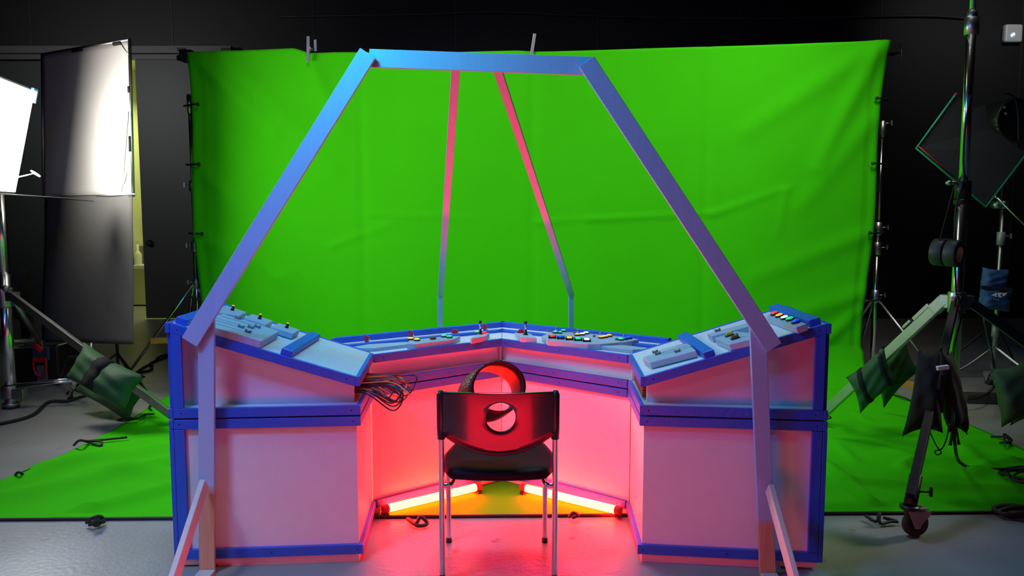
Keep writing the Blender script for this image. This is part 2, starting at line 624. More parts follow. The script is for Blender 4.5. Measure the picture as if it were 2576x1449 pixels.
VF = []   # folds on the hanging part: (a, b, amp, width)
for (a, b, am, w) in [((500, 150), (690, 330), .030, .07), ((560, 140), (830, 420), .018, .10), ((2215, 115), (2060, 420), .030, .08), ((2200, 120), (1880, 330), .022, .10),
                      ((2205, 300), (2020, 520), .016, .09), ((2190, 590), (1900, 700), .014, .08), ((2190, 740), (1920, 820), .020, .09), ((500, 420), (640, 560), .012, .07), ((495, 590), (720, 700), .012, .07),
                      ((778, 150), (860, 330), .014, .08), ((1340, 130), (1420, 300), .010, .08), ((1480, 552), (1790, 536), .010, .022), ((1790, 540), (1990, 470), .008, .03), ((830, 620), (990, 560), .007, .03),
                      ((1980, 480), (1960, 590), .008, .03), ((2100, 850), (2190, 780), .02, .06), ((1350, 560), (1480, 548), .007, .022), ((930, 540), (1200, 548), .005, .025), ((700, 700), (760, 790), .012, .06)]:
    VF.append((wall_pt(*a), wall_pt(*b), am, w))
FF = []   # ridges on the floor part
for (a, b, am, w) in [((0, 1262), (440, 1165), .030, .10), ((120, 1180), (440, 1125), .022, .09), ((190, 1300), (440, 1232), .035, .07), ((0, 1230), (300, 1130), .02, .08), ((250, 1190), (440, 1200), .02, .08),
                      ((2075, 1172), (2215, 1290), .032, .035), ((2150, 1218), (2576, 1238), .022, .04), ((2075, 1092), (2330, 1085), .020, .04), ((2080, 1110), (2280, 1145), .012, .05), ((2110, 1125), (2150, 1165), .012, .03),
                      ((2300, 1160), (2270, 1180), .03, .03), ((2420, 1130), (2470, 1180), .02, .06), ((2200, 1240), (2290, 1265), .014, .05), ((2440, 1200), (2540, 1160), .02, .05), ((2150, 1040), (2190, 1065), .008, .02), ((2380, 1190), (2560, 1195), .012, .04)]:
    qa, qb = G(*a), G(*b)
    FF.append(((qa.x, qa.y), (qb.x, qb.y), am, w))
top_line = [(470, 131), (560, 128), (740, 121), (780, 134), (850, 131), (1000, 131), (1100, 133), (1300, 128), (1345, 131), (1500, 126), (1800, 116), (2000, 110), (2228, 103), (2300, 100)]


def top_z(x):
    pxs = [wall_pt(*p) for p in top_line]
    for (a, b) in zip(pxs, pxs[1:]):
        if x <= b[0]:
            t = (x - a[0]) / (b[0] - a[0])
            return a[1] + (b[1] - a[1]) * max(0, t)
    return pxs[-1][1]


bm = B()
NX, NV, NS, NF = 200, 110, 10, 120
rows = []
creases = [wall_pt(912, 500)[0], wall_pt(1340, 500)[0], wall_pt(1776, 500)[0]]
for j in range(NV + NS + NF + 1):
    row = []
    for i in range(NX + 1):
        fx = i / NX
        x = SX0 + (SX1 - SX0) * fx
        edge = min(fx, 1 - fx) * (SX1 - SX0)
        if j <= NV:
            tz = top_z(x)
            z = tz + (RS - tz) * j / NV
            y = SY
            d = 0.010 * math.sin(1.7 * x + 0.6 * z) + 0.006 * math.sin(4.1 * x - 1.3 * z)
            for (a, b, am, w) in VF:
                dd, t = seg_d(x, z, a, b)
                d += 1.4 * am * math.exp(-(dd / w) ** 2) * (1 - 0.55 * t)
            for cx in creases:
                d -= 0.011 * math.exp(-abs(x - cx) / 0.022)
            if edge < 0.10:   # hem
                d -= 0.006 if edge < 0.085 else 0.012
            xo = 0.02 * math.sin(z * 3.3) * math.exp(-edge / 0.3) * (1 if fx < .5 else -1)
            if fx < .5:
                xo += 0.05 * math.exp(-edge / 0.5) * max(0, 1 - z / 2.0)
            else:
                xo -= 0.10 * math.exp(-edge / 0.5) * max(0, min(1, (3 - z) / 2.4))
            p = (x + xo, y - d, z)
        elif j <= NV + NS:
            an = (j - NV) / NS * PI / 2
            xo = (0.05 if fx < .5 else -0.10) * math.exp(-edge / 0.5)
            p = (x + xo, SY - RS * (1 - math.cos(an)), RS * (1 - math.sin(an)) + 0.006)
        else:
            t = (j - NV - NS) / NF
            yf = 3.735 + (x + 2.6) / 5.2 * 0.10
            y = SY - RS + (yf - SY + RS) * t
            d = 0.006 + 0.004 * (1 + math.sin(2.1 * x + 3.0 * y)) * (0.5 + 0.5 * math.sin(1.3 * y))
            for (a, b, am, w) in FF:
                dd, tt = seg_d(x, y, a, b)
                d += 1.35 * am * math.exp(-(dd / w) ** 2)
            xo = 0.03 * math.sin(y * 2.7) * math.exp(-edge / 0.25)
            if -1.0 < x < 0.95 and y < 4.9:
                d = min(d, 0.009)
            if t > 0.97:
                d = min(d, 0.012)
            p = (x + xo, y, d)
        row.append(bm.verts.new(p))
    rows.append(row)
for j in range(len(rows) - 1):
    for i in range(NX):
        f = bm.faces.new((rows[j][i], rows[j][i + 1], rows[j + 1][i + 1], rows[j + 1][i]))
        f.smooth = True
t_screen = thing('green_screen', 'big bright green chroma cloth hung behind the console and swept over the floor', 'backdrop', (0.2, SY, 0))
obj('cloth', bm, 'green_cloth', t_screen, solid=0.003)
# black binding along the front edge
bm = B()
tube(bm, [(x, 3.735 + (x + 2.6) / 5.2 * 0.10 - 0.006, 0.008) for x in [SX0 + (SX1 - SX0) * k / 30 for k in range(31)]], 0.009, 6)
obj('edge_binding', bm, 'black_cord', t_screen)
def tie(pts, r=0.007):
    bm = B()
    tube(bm, curve(pts, 6), r, 6)
    return obj('tie_cord', bm, 'black_cord', t_screen)


def gz(x, y, z=0.014):
    return G(x, y, z)


# ties along the floor edges
tie([gz(295, 1057, .03), gz(320, 1050, .05), gz(345, 1053, .03), gz(362, 1043, .04), gz(388, 1041, .03)])
tie([gz(300, 1058, .02), gz(330, 1056, .03), gz(352, 1050, .05), gz(365, 1046, .02)])
tie([gz(186, 1120, .03), gz(200, 1108, .07), gz(222, 1112, .03), gz(252, 1121, .02), gz(252, 1110, .04), gz(215, 1110, .03), gz(270, 1105, .03), gz(320, 1100, .03)], 0.008)
tie([gz(36, 1198, .02), gz(46, 1188, .06), gz(62, 1196, .02), gz(50, 1192, .03), gz(77, 1181, .03)])
tie([gz(373, 1012, .05), gz(379, 1018, .02), gz(374, 1026, .02), gz(381, 1032, .02)])
tie([gz(218, 1315, .02), gz(240, 1300, .06), gz(258, 1303, .03), gz(245, 1322, .02), gz(232, 1312, .05), gz(262, 1312, .02), gz(222, 1320, .02)], 0.009)
tie([gz(1025, 1305, .02), gz(1045, 1318, .02), gz(1058, 1300, .05), gz(1075, 1318, .02), gz(1050, 1322, .02), gz(1030, 1307, .02)], 0.009)
tie([gz(1432, 1300, .02), gz(1442, 1290, .05), gz(1455, 1296, .03), gz(1440, 1303, .02)], 0.008)
tie([gz(2178, 1298, .02), gz(2205, 1312, .02), gz(2212, 1290, .06), gz(2214, 1316, .02), gz(2240, 1312, .02), gz(2258, 1312, .02), gz(2222, 1302, .03)], 0.008)
tie([gz(2492, 1098, .02), gz(2530, 1100, .03), gz(2542, 1114, .02), gz(2530, 1113, .06), gz(2526, 1092, .05), gz(2545, 1108, .05), gz(2515, 1114, .02)], 0.007)
tie([gz(2245, 992, .02), gz(2270, 1000, .03), gz(2290, 1008, .02)])
tie([gz(2160, 1008, .03), gz(2175, 1003, .04), gz(2185, 1002, .03)])
# ties that lash the sides to the stands
for (x, y, s) in ((487, 262, 1), (490, 413, 1), (498, 588, 1), (489, 753, 1), (2216, 247, -1), (2206, 411, -1), (2198, 586, -1), (2190, 757, -1)):
    c = P(x, y, SY - 0.03)
    bm = B()
    q = P(x, y, 7.06)
    xe = -2.885 if s > 0 else 3.327
    tube(bm, curve([c + V((0.035 * s, 0, 0)), c, V((xe - 0.03 * s * 0, 7.02, c.z)), V((xe - 0.035 * s, 7.06, c.z + .005))], 5), 0.009, 6)
    ball(bm, c + V((0.035 * s, 0, 0)), 0.016, 0, 8)
    obj('tie_cord', bm, 'black_cord', t_screen)

# crossbar behind the top hem with its end clamps
cz0, cz1 = P(478, 140, 7.06).z, P(2240, 120, 7.06).z
t = thing('backdrop_crossbar', 'long dark crossbar pole carrying the top of the green cloth', 'crossbar', (0.2, 7.06, cz0))
bm = B(); tube(bm, [(-2.96, 7.06, cz0 - 0.02), (3.40, 7.06, cz1 - 0.03)], 0.025, 10); obj('pole', bm, 'black_metal', t)
bm = B(); cc = P(2243, 122, 7.06)
box(bm, (cc.x - 0.05, 7.0, cc.z - 0.05), (cc.x + 0.06, 7.12, cc.z + 0.04)); cyl(bm, cc + V((0.05, -0.08, -0.02)), cc + V((0.05, -0.08, -0.19)), 0.008); obj('end_clamp', bm, 'black_metal', t, bevel=0.01)
bm = B(); cc = P(474, 142, 7.06)
box(bm, (cc.x - 0.06, 7.0, cc.z - 0.05), (cc.x + 0.05, 7.12, cc.z + 0.05)); obj('end_clamp', bm, 'black_metal', t, bevel=0.01)

# spring clamps on the top hem
def spring_clamp(x, y0, y1, tilt, label, double):
    c = P(x, (y0 + y1) / 2, SY - 0.04)
    hgt = P(x, y0, SY - 0.04).z - P(x, y1, SY - 0.04).z
    t = thing('spring_clamp', label, 'clamp', c, 'spring clamps on the top hem')
    up = V((math.sin(tilt), 0, math.cos(tilt)))
    sd = V((math.cos(tilt), 0, -math.sin(tilt)))
    bm = B()
    obox(bm, c - V((0, 0.012, 0)), sd * 0.014, up * hgt / 2, V((0, 0.006, 0)))
    obj('jaw', bm, 'dull_steel', t, bevel=0.004)
    bm = B()
    off = sd * (0.034 if double else 0.0)
    obox(bm, c + off + up * hgt * 0.25 + V((0, 0.10, 0)), (sd + up * 0.25).normalized() * 0.013, (up - sd * 0.05) * hgt * 0.24, V((0, 0.006, 0)))
    obj('handle', bm, 'dull_steel', t, bevel=0.004)
    bm = B()
    tube(bm, [c + off * 0.3 + V((0, -0.02, 0.01)), c + off * 0.3 + V((0, 0.12, 0.01))], 0.014, 10)
    obj('spring', bm, 'grey_metal', t)


spring_clamp(776, 92, 157, 0.03, 'metal spring clamp with both handles showing, left on the green hem', True)
spring_clamp(1341, 85, 140, -0.15 * -1, 'tilted metal spring clamp above the middle of the green hem', False)

# ------------------------------------------------------------------ console: pedestals and desks
TT = 0.019   # trim thickness


def slab_line(bm, a, b, n, z0a, z1a, z0b, z1b, t=TT, mi=0, off=0.0):
    """trim board standing on plan line a-b, sticking out along n; heights at both ends"""
    a, b, n = V((a[0], a[1], 0)), V((b[0], b[1], 0)), V((n[0], n[1], 0))
    a0, b0 = a + n * off, b + n * off
    a1, b1 = a + n * (t + off), b + n * (t + off)
    return prism(bm, [(a0.x, a0.y, z0a), (b0.x, b0.y, z0b), (b1.x, b1.y, z0b), (a1.x, a1.y, z0a)],
                 [(a0.x, a0.y, z1a), (b0.x, b0.y, z1b), (b1.x, b1.y, z1b), (a1.x, a1.y, z1a)])


def screws(bm, a, b, n, za, zb, fr, off, r=0.0042):
    a, b, n = V((a[0], a[1], 0)), V((b[0], b[1], 0)), V((n[0], n[1], 0)).normalized()
    for f in fr:
        p = a.lerp(b, f) + n * (off + 0.0006)
        p.z = za + (zb - za) * f
        lathe(bm, p - n * 0.002, n, [(r, 0), (r, 0.002), (0, 0.0015)], 8, 1)


def norm2(a, b, toward):
    d = V((b[0] - a[0], b[1] - a[1], 0)).normalized()
    n = V((d.y, -d.x, 0))
    if n.dot(V((toward[0] - a[0], toward[1] - a[1], 0))) < 0:
        n = -n
    return n


def trim(parent, a, b, toward, za0, za1, zb0=None, zb1=None, scr=(0.05, 0.95), t=TT, off=0.0, ext=(0, 0), matn='blue_paint'):
    zb0 = za0 if zb0 is None else zb0
    zb1 = za1 if zb1 is None else zb1
    n = norm2(a, b, toward)
    d = V((b[0] - a[0], b[1] - a[1], 0)).normalized()
    a2 = V((a[0], a[1], 0)) - d * ext[0]
    b2 = V((b[0], b[1], 0)) + d * ext[1]
    bm = B()
    slab_line(bm, a2, b2, n, za0, za1, zb0, zb1, t, 0, off)
    screws(bm, a2, b2, n, (za0 + za1) / 2, (zb0 + zb1) / 2, scr, t + off)
    return obj('trim_board', bm, [matn, 'hole_dark'], parent, bevel=0.002)


# plan points of the side cabinets (body faces)
FOL, FIL, BIL, BOL = (-1.424, 3.225), (-0.668, 3.284), (-0.702, 3.80), (-1.415, 3.77)
FOR_, FIR, BIR, BOR = (1.298, 3.198), (0.567, 3.282), (0.590, 3.785), (1.32, 3.74)
AP = (-0.058, 4.305)            # apex of the two wings, body face
APB = (-0.058, 4.80)
BWL, BWR = (-0.975, 4.165), (0.86, 4.15)
ZP = 0.650                      # pedestal height
CEN = (-0.06, 3.3)


def poly_body(name, pts, z0, z1, matn, parent, bevel=0.002):
    bm = B()
    prism(bm, [(p[0], p[1], z0) for p in pts], [(p[0], p[1], z1) for p in pts])
    return obj(name, bm, matn, parent, bevel=bevel)


def side_pedestal(FO, FI, BI, BO, label):
    t = thing('console_pedestal', label, 'console', ((FO[0] + FI[0]) / 2, 3.5, 0), 'console pedestals')
    poly_body('body', [FO, FI, BI, BO], 0.008, ZP - 0.002, 'white_paint', t)
    fw = (FO[0], 2.0)
    trim(t, FO, FI, fw, 0.040, 0.082, scr=(0.5, 0.97), ext=(0, 0.019))
    trim(t, FO, FI, fw, ZP - 0.040, ZP, scr=(0.03, 0.96), ext=(0, 0.019))
    trim(t, FI, BI, CEN, 0.040, 0.082, scr=(), ext=(0, -0.02))
    trim(t, FI, BI, CEN, ZP - 0.040, ZP, scr=(0.08,), ext=(0, -0.02))
    o2 = V(FO).lerp(V(FI), 0.056)
    trim(t, FO, o2, fw, 0.083, ZP - 0.042, scr=())
    out = (FO[0] + (-1 if FO[0] < 0 else 1), 3.5)
    trim(t, FO, V(FO) + V((0, 0.045)), out, 0.083, ZP - 0.042, scr=(), ext=(0.019, 0))
    trim(t, FO, BO, out, ZP - 0.040, ZP, scr=(), ext=(0.019, 0))
    trim(t, FO, BO, out, 0.040, 0.082, scr=(), ext=(0.019, 0))
    # levelling shim under the plinth
    poly_body('shim', [V(FO).lerp(V(FI), .2), V(FI), V(BI), V(BO).lerp(V(BI), .2)], 0.0, 0.009, 'pale_wood', t, 0)
    return t


side_pedestal(FOL, FIL, BIL, BOL, 'lower white cabinet with blue trim at the left end, behind the left post')
side_pedestal(FOR_, FIR, BIR, BOR, 'lower white cabinet with blue trim at the right end, behind the right post')


def wing_pedestal(C, Bk, label):
    t = thing('console_pedestal', label, 'console', ((C[0] + AP[0]) / 2, 4.2, 0), 'console pedestals')
    sg = -1 if C[0] < 0 else 1
    a = (AP[0] + sg * 0.001, AP[1])
    ab = (APB[0] + sg * 0.001, APB[1])
    e = (C[0] - sg * 0.004, C[1] + 0.004)
    poly_body('body', [e, a, ab, Bk], 0.010, ZP - 0.002, 'white_paint', t)
    trim(t, e, a, CEN, 0.040, 0.082, scr=(0.06,), ext=(-0.010, 0.0))
    trim(t, e, a, CEN, ZP - 0.040, ZP, scr=(0.06, 0.5, 0.97), ext=(-0.010, 0.0))
    return t


wing_pedestal(BIL, BWL, 'lower left wing of the console glowing red, left of the centre corner')
wing_pedestal(BIR, BWR, 'lower right wing of the console glowing red, right of the centre corner')

# ---- upper desks
ZB0, ZB1 = 0.657, 0.698        # waist trim of the desk unit
ZI, ZO = 0.823, 1.063          # top of lid at the inner and outer end


def inset(p, q, d):
    """move plan point p toward q by d"""
    v = V((q[0] - p[0], q[1] - p[1]))
    v.normalize()
    return (p[0] + v.x * d, p[1] + v.y * d)


class Slope:
    def __init__(self, FO, FI):
        self.x0, self.x1 = FI[0], FO[0]
        self.k = (ZO - ZI) / (self.x1 - self.x0)
        self.n = V((-self.k, 0, 1)).normalized()

    def z(self, x):
        return ZI + self.k * (x - self.x0)

    def at(self, px, py, h=0.0):
        p0 = V((self.x0, 0, ZI)) + self.n * h
        return PL(px, py, p0, self.n)


SL, SR = Slope(FOL, FIL), Slope(FOR_, FIR)
UP = V((0, 0, 1))


def panel(parent, S_, pts, h, matn='grey_blue_paint', grooves=None):
    """raised control panel: pts are the top outline, h the height over the lid"""
    n = S_.n if S_ else UP
    if S_:
        top = [S_.at(x, y, h) for x, y in pts]
    else:
        top = [G(x, y, 0.820 + h) for x, y in pts]
    bm = B()
    prism(bm, [p - n * (h - 0.0005) for p in top], top)
    o = obj('control_panel', bm, matn, parent, bevel=0.003)
    return o


def push_button(parent, p, n, colr, r=0.0175, square=False):
    bm = B()
    if square:
        u, v = V((1, 0, 0)), n.cross(V((1, 0, 0)))
        for s in ((1, 0), (-1, 0), (0, 1), (0, -1)):
            c = p + u * s[0] * r + v * s[1] * r + n * 0.005
            obox(bm, c, u * (0.003 if s[0] else r + 0.003), v * (0.003 if s[1] else r + 0.003), n * (0.005 + (0.004 if s[0] else 0)))
        lathe(bm, p, n, [(r * 0.95, 0), (r * 0.95, 0.012), (r * 0.75, 0.0165), (0, 0.018)], 16, 1)
    else:
        lathe(bm, p, n, [(0, 0), (r, 0), (r * 1.04, 0.005), (r * 1.0, 0.0085), (r * 0.86, 0.0085)], 20, 0)
        lathe(bm, p, n, [(r * 0.86, 0.0085), (r * 0.84, 0.011), (r * 0.5, 0.0135), (0, 0.0145)], 20, 1)
    return obj('push_button', bm, ['black_plastic', 'lit_' + colr], parent)


def toggle_guard(parent, p, n, flat=False):
    bm = B()
    w = 0.009
    obox(bm, p + n * 0.003, V((0.012, 0, 0)), V((0, 0.014, 0)), n * 0.003, 0)
    if flat:
        prof = [(-0.022, 0.006), (0.018, 0.006), (0.020, 0.022), (-0.008, 0.028), (-0.022, 0.016)]
        prism(bm, [p + V((q[0], -w, q[1])) for q in prof], [p + V((q[0], w, q[1])) for q in prof], 1)
    else:
        prof = [(-0.008, 0.004), (0.005, 0.004), (0.010, 0.022), (0.017, 0.030), (0.006, 0.036), (-0.006, 0.044), (-0.011, 0.042)]
        prism(bm, [p + V((q[0], -w, q[1])) for q in prof], [p + V((q[0], w, q[1])) for q in prof], 1)
        cyl(bm, p + V((0.012, 0, 0.004)), p + V((0.018, -0.004, 0.020)), 0.003, 8, 2)
    return obj('guarded_switch', bm, ['black_plastic', 'red_plastic', 'chrome'], parent, bevel=0.001)


def joystick(parent, p):
    bm = B()
    lathe(bm, p, UP, [(0, 0), (0.015, 0), (0.015, 0.003), (0.010, 0.006), (0.007, 0.026), (0.0045, 0.03), (0.004, 0.060), (0, 0.061)], 16, 0)
    ball(bm, p + V((0, 0, 0.068)), 0.0095, 0)
    cyl(bm, p + V((0, 0, 0.027)), p + V((0, 0, 0.058)), 0.005, 10, 1)
    return obj('joystick', bm, ['black_plastic', 'chrome'], parent)


def fader_knob(parent, p, S_):
    """small saddle-backed slider cap"""
    n = S_.n
    u = V((n.z, 0, -n.x))
    v = V((0, 1, 0))
    bm = B()
    prof = [(-0.013, 0), (0.013, 0), (0.013, 0.013), (0.006, 0.009), (0, 0.008), (-0.006, 0.009), (-0.013, 0.013)]
    prism(bm, [p + u * a + n * b_ - v * 0.0065 for a, b_ in prof], [p + u * a + n * b_ + v * 0.0065 for a, b_ in prof])
    return obj('fader_knob', bm, 'grey_plastic', parent, bevel=0.0008)


def rotary_knob(parent, p, n):
    bm = B()
    lathe(bm, p, n, [(0, 0), (0.010, 0), (0.009, 0.004), (0.0065, 0.022), (0, 0.023)], 14, 0)
    lathe(bm, p + n * 0.0232, n, [(0.0062, -0.001), (0.006, 0.001), (0, 0.0012)], 14, 1)
    return obj('rotary_knob', bm, ['black_plastic', 'lit_orange'], parent)


def slider_slots(parent, S_, segs, h):
    bm = B()
    for (a, b) in segs:
        p, q = S_.at(*a, h), S_.at(*b, h)
        d = (q - p).normalized()
        board(bm, p + S_.n * 0.0002, q + S_.n * 0.0002, d.cross(S_.n) * 0.0022, S_.n * 0.0008)
    return obj('slider_slot', bm, 'hole_dark', parent)


def side_desk(FO, FI, BI, BO, S_, label):
    sg = -1 if FO[0] < 0 else 1
    t = thing('console_desk', label, 'console', ((FO[0] + FI[0]) / 2, 3.5, ZP), 'console desks')
    fw = (FO[0], 2.0)
    # base shelf, white, and waist trim
    poly_body('base_shelf', [FO, FI, BI, BO], ZP + 0.001, ZB1 - 0.002, 'white_paint', t)
    trim(t, FO, FI, fw, ZB0, ZB1, scr=(0.04, 0.95), ext=(0, 0.019))
    trim(t, FI, BI, CEN, ZB0, ZB1, scr=(0.08,), ext=(0, -0.02))
    out = (FO[0] + sg, 3.5)
    trim(t, FO, BO, out, ZB0, ZB1, scr=(), ext=(0.019, 0))
    # body panels set back under the lid
    lid = 0.038
    f0, f1 = (FO[0], FO[1] + 0.062), (FI[0] + sg * 0.022, FI[1] + 0.062)
    bm = B()
    za, zb = S_.z(f0[0]) - lid, S_.z(f1[0]) - lid
    slab_line(bm, f0, f1, V((0, 1, 0)), ZB1 - 0.001, za, ZB1 - 0.001, zb, 0.012)
    obj('front_panel', bm, 'white_paint', t)
    bm = B()
    slab_line(bm, f0, BO, V((-sg, 0, 0)), ZB1 - 0.001, za, ZB1 - 0.001, S_.z(BO[0]) - lid, 0.012)
    obj('side_panel', bm, 'white_paint', t)
    bm = B()
    slab_line(bm, BO, BI, V((0, -1, 0)), ZB1 - 0.001, S_.z(BO[0]) - lid, ZB1 - 0.001, S_.z(BI[0]) - lid, 0.012)
    obj('back_panel', bm, 'white_paint', t)
    # vertical trim at the outer corner
    o2 = V(FO).lerp(V(FI), 0.056)
    trim(t, FO, o2, fw, ZB1 + 0.001, S_.z(FO[0]) - 0.042, zb0=ZB1 + 0.001, zb1=S_.z(o2.x) - 0.044, scr=(), off=0.0, t=TT)
    bm = B()
    slab_line(bm, FO, (FO[0], FO[1] + 0.062), V((sg, 0, 0)), ZB1 + 0.001, S_.z(FO[0]) - 0.042, ZB1 + 0.001, S_.z(FO[0]) - 0.042, TT)
    obj('trim_board', bm, 'blue_paint', t, bevel=0.002)
    # lid
    bm = B()
    pts = [FO, FI, BI, BO]
    prism(bm, [(p[0], p[1], S_.z(p[0]) - lid) for p in pts], [(p[0], p[1], S_.z(p[0]) - 0.003) for p in pts])
    obj('desktop', bm, 'white_paint', t)
    trim(t, FO, FI, fw, S_.z(FO[0]) - 0.042, S_.z(FO[0]), ZI - 0.042, ZI, scr=(0.04, 0.24, 0.95), ext=(0.0, 0.0))
    trim(t, FI, BI, CEN, ZI - 0.042, ZI, S_.z(BI[0]) - 0.042, S_.z(BI[0]), scr=(0.07,), ext=(0.019, -0.02))
    trim(t, BO, BI, (BO[0], 9), S_.z(BO[0]) - 0.042, S_.z(BO[0]), S_.z(BI[0]) - 0.042, S_.z(BI[0]), scr=())
    trim(t, FO, BO, out, S_.z(FO[0]) - 0.042, S_.z(FO[0]), S_.z(BO[0]) - 0.042, S_.z(BO[0]), scr=(0.1,), ext=(0.019, 0))
    return t


def cross_bar(parent, S_, xc, y0, y1, w=0.05, h=0.03):
    n = S_.n
    u = V((n.z, 0, -n.x))
    z = S_.z(xc) - 0.003
    bm = B()
    p0, p1 = V((xc, y0, z)) + n * h / 2, V((xc, y1, z)) + n * h / 2
    board(bm, p0, p1, u * w, n * h)
    lathe(bm, V((xc, y0 + 0.05, z)) + n * h, n, [(0.004, 0.0004), (0, 0.0005)], 8, 1)
    return obj('cross_bar', bm, ['blue_paint', 'hole_dark'], parent, bevel=0.005)


dl_ = side_desk(FOL, FIL, BIL, BOL, SL, 'left sloping control desk with loose wires spilling from its inner end')
cross_bar(dl_, SL, SL.at(742, 862, .03).x, 3.255, 3.74)
cross_bar(dl_, SL, FOL[0] + 0.032, 3.24, 3.76)
# left desk: panels and knobs
pz = lambda x, y: (x / 4.025 + 420, y / 4.025 + 740)
pA = panel(dl_, SL, [pz(330, 290), pz(960, 475), pz(1140, 375), pz(575, 195), pz(500, 215)], 0.034)
slider_slots(pA, SL, [(pz(440, 250), pz(760, 345)), (pz(470, 235), pz(860, 350)), (pz(560, 225), pz(930, 330)), (pz(420, 275), pz(830, 395)), (pz(590, 205), pz(730, 245))], 0.034)
for q in ((717, 250), (748, 338), (847, 343), (915, 338), (820, 386)):
    fader_knob(pA, SL.at(*pz(*q), 0.034), SL)
for pts, kn in (([(500, 180), (730, 222), (808, 182), (600, 112), (560, 125)], (660, 162)),
                ([(782, 238), (1005, 308), (1075, 270), (868, 198)], (935, 250)),
                ([(1055, 330), (1280, 400), (1345, 360), (1135, 290)], (1210, 340))):
    pk = panel(dl_, SL, [pz(*q) for q in pts], 0.028)
    rotary_knob(pk, SL.at(*pz(*kn), 0.028), SL.n)

dr_ = side_desk(FOR_, FIR, BIR, BOR, SR, 'right sloping control desk with five coloured round buttons at its outer end')
cross_bar(dr_, SR, SR.at(1770, 868, .03).x, 3.245, 3.75)
cross_bar(dr_, SR, FOR_[0] - 0.032, 3.215, 3.73)
pr = lambda x, y: (x / 4.025 + 1560, y / 4.025 + 740)
p1 = panel(dr_, SR, [pr(225, 640), pr(300, 692), pr(770, 570), pr(690, 500), pr(650, 500)], 0.030)
slider_slots(p1, SR, [(pr(330, 590), pr(660, 500)), (pr(350, 612), pr(690, 520)), (pr(420, 612), pr(730, 530))], 0.030)
for q in ((358, 592), (385, 610), (583, 585)):
    fader_knob(p1, SR.at(*pr(*q), 0.030), SR)
p2 = panel(dr_, SR, [pr(955, 445), pr(1105, 508), pr(1380, 440), pr(1400, 400), pr(1180, 375)], 0.030)


def rocker(parent, p, S_, col):
    n = S_.n
    u = V((n.z, 0, -n.x))
    v = V((0, 1, 0))
    bm = B()
    prof = [(-0.017, 0), (0.017, 0), (0.015, 0.022), (0.006, 0.014), (-0.012, 0.016)]
    prism(bm, [p + u * a + n * b_ - v * 0.010 for a, b_ in prof], [p + u * a + n * b_ + v * 0.010 for a, b_ in prof], 1)
    obox(bm, p + n * 0.003, u * 0.019, v * 0.012, n * 0.003, 0)
    return obj('rocker_switch', bm, ['black_plastic', col], parent, bevel=0.0012)


rocker(p2, SR.at(*pr(1108, 422), 0.030), SR, 'yellow_plastic')
rocker(p2, SR.at(*pr(1165, 452), 0.030), SR, 'brown_plastic')
p3 = panel(dr_, SR, [pr(880, 400), pr(930, 425), pr(1330, 318), pr(1290, 290)], 0.030)
fader_knob(p3, SR.at(*pr(990, 375), 0.030), SR)
p4 = panel(dr_, SR, [pr(1480, 225), pr(1780, 335), pr(1890, 298), pr(1545, 190)], 0.030)
for q, c in (((1565, 208), 'red'), ((1615, 228), 'orange'), ((1668, 250), 'white'), ((1722, 263), 'green'), ((1780, 290), 'blue')):
    push_button(p4, SR.at(*pr(*q), 0.030), SR.n, c, 0.0185)
# stacked slats in the open inner end of the right desk
for k in range(7):
    bm = B()
    zz = ZB1 + 0.012 + k * 0.0115
    board(bm, (FIR[0] + 0.032, FIR[1] + 0.09, zz), (BIR[0] + 0.032, BIR[1] - 0.03, zz), (0.05, 0, 0), (0, 0, 0.006))
    obj('slat', bm, 'slat_brown', dr_)

# ---- wires hanging out of the left desk
rw = random.Random(3)
cols = ['black', 'red', 'orange', 'black', 'orange', 'orange', 'black', 'green', 'red', 'black', 'orange', 'blue', 'yellow', 'black', 'red', 'green', 'black', 'orange', 'black', 'red', 'blue', 'black', 'orange', 'black']
for i, c in enumerate(cols):
    y0 = 3.40 + 0.30 * rw.random()
    z0 = 0.715 + 0.055 * rw.random()
    st_ = V((-0.80, y0, z0))
    ex = V((-0.665, y0 - 0.02, z0 + 0.004 * rw.random()))
    L = 0.09 + 0.13 * rw.random()
    pk_ = V((-0.655 + L * 0.6, y0 - 0.03 - 0.04 * rw.random(), z0 + 0.012 * rw.random()))
    en = V((-0.655 + L, y0 - 0.04 - 0.06 * rw.random(), z0 - 0.045 + 0.05 * rw.random()))
    pts = [st_, ex, pk_, en]
    if i % 3 == 0:   # loops back
        pts += [V((-0.655 + L * 0.75, y0 - 0.10, z0 - 0.055 - 0.03 * rw.random())), V((-0.64, y0 - 0.08, z0 - 0.012)), V((-0.78, y0, 0.712))]
    bm = B()
    tube(bm, curve(pts, 7), 0.0033, 6)
    obj('wire', bm, 'wire_' + c, dl_)
bm = B()
tube(bm, curve([V((-0.80, 3.47, .725)), V((-0.67, 3.43, .725)), P(955, 990, 3.38), P(985, 1008, 3.36), P(1004, 1010, 3.38), P(1006, 985, 3.40), P(990, 965, 3.43), V((-0.67, 3.5, .74))], 8), 0.003, 6)
obj('wire', bm, 'wire_black', dl_)

# ---- wing desks
ZT = 0.823


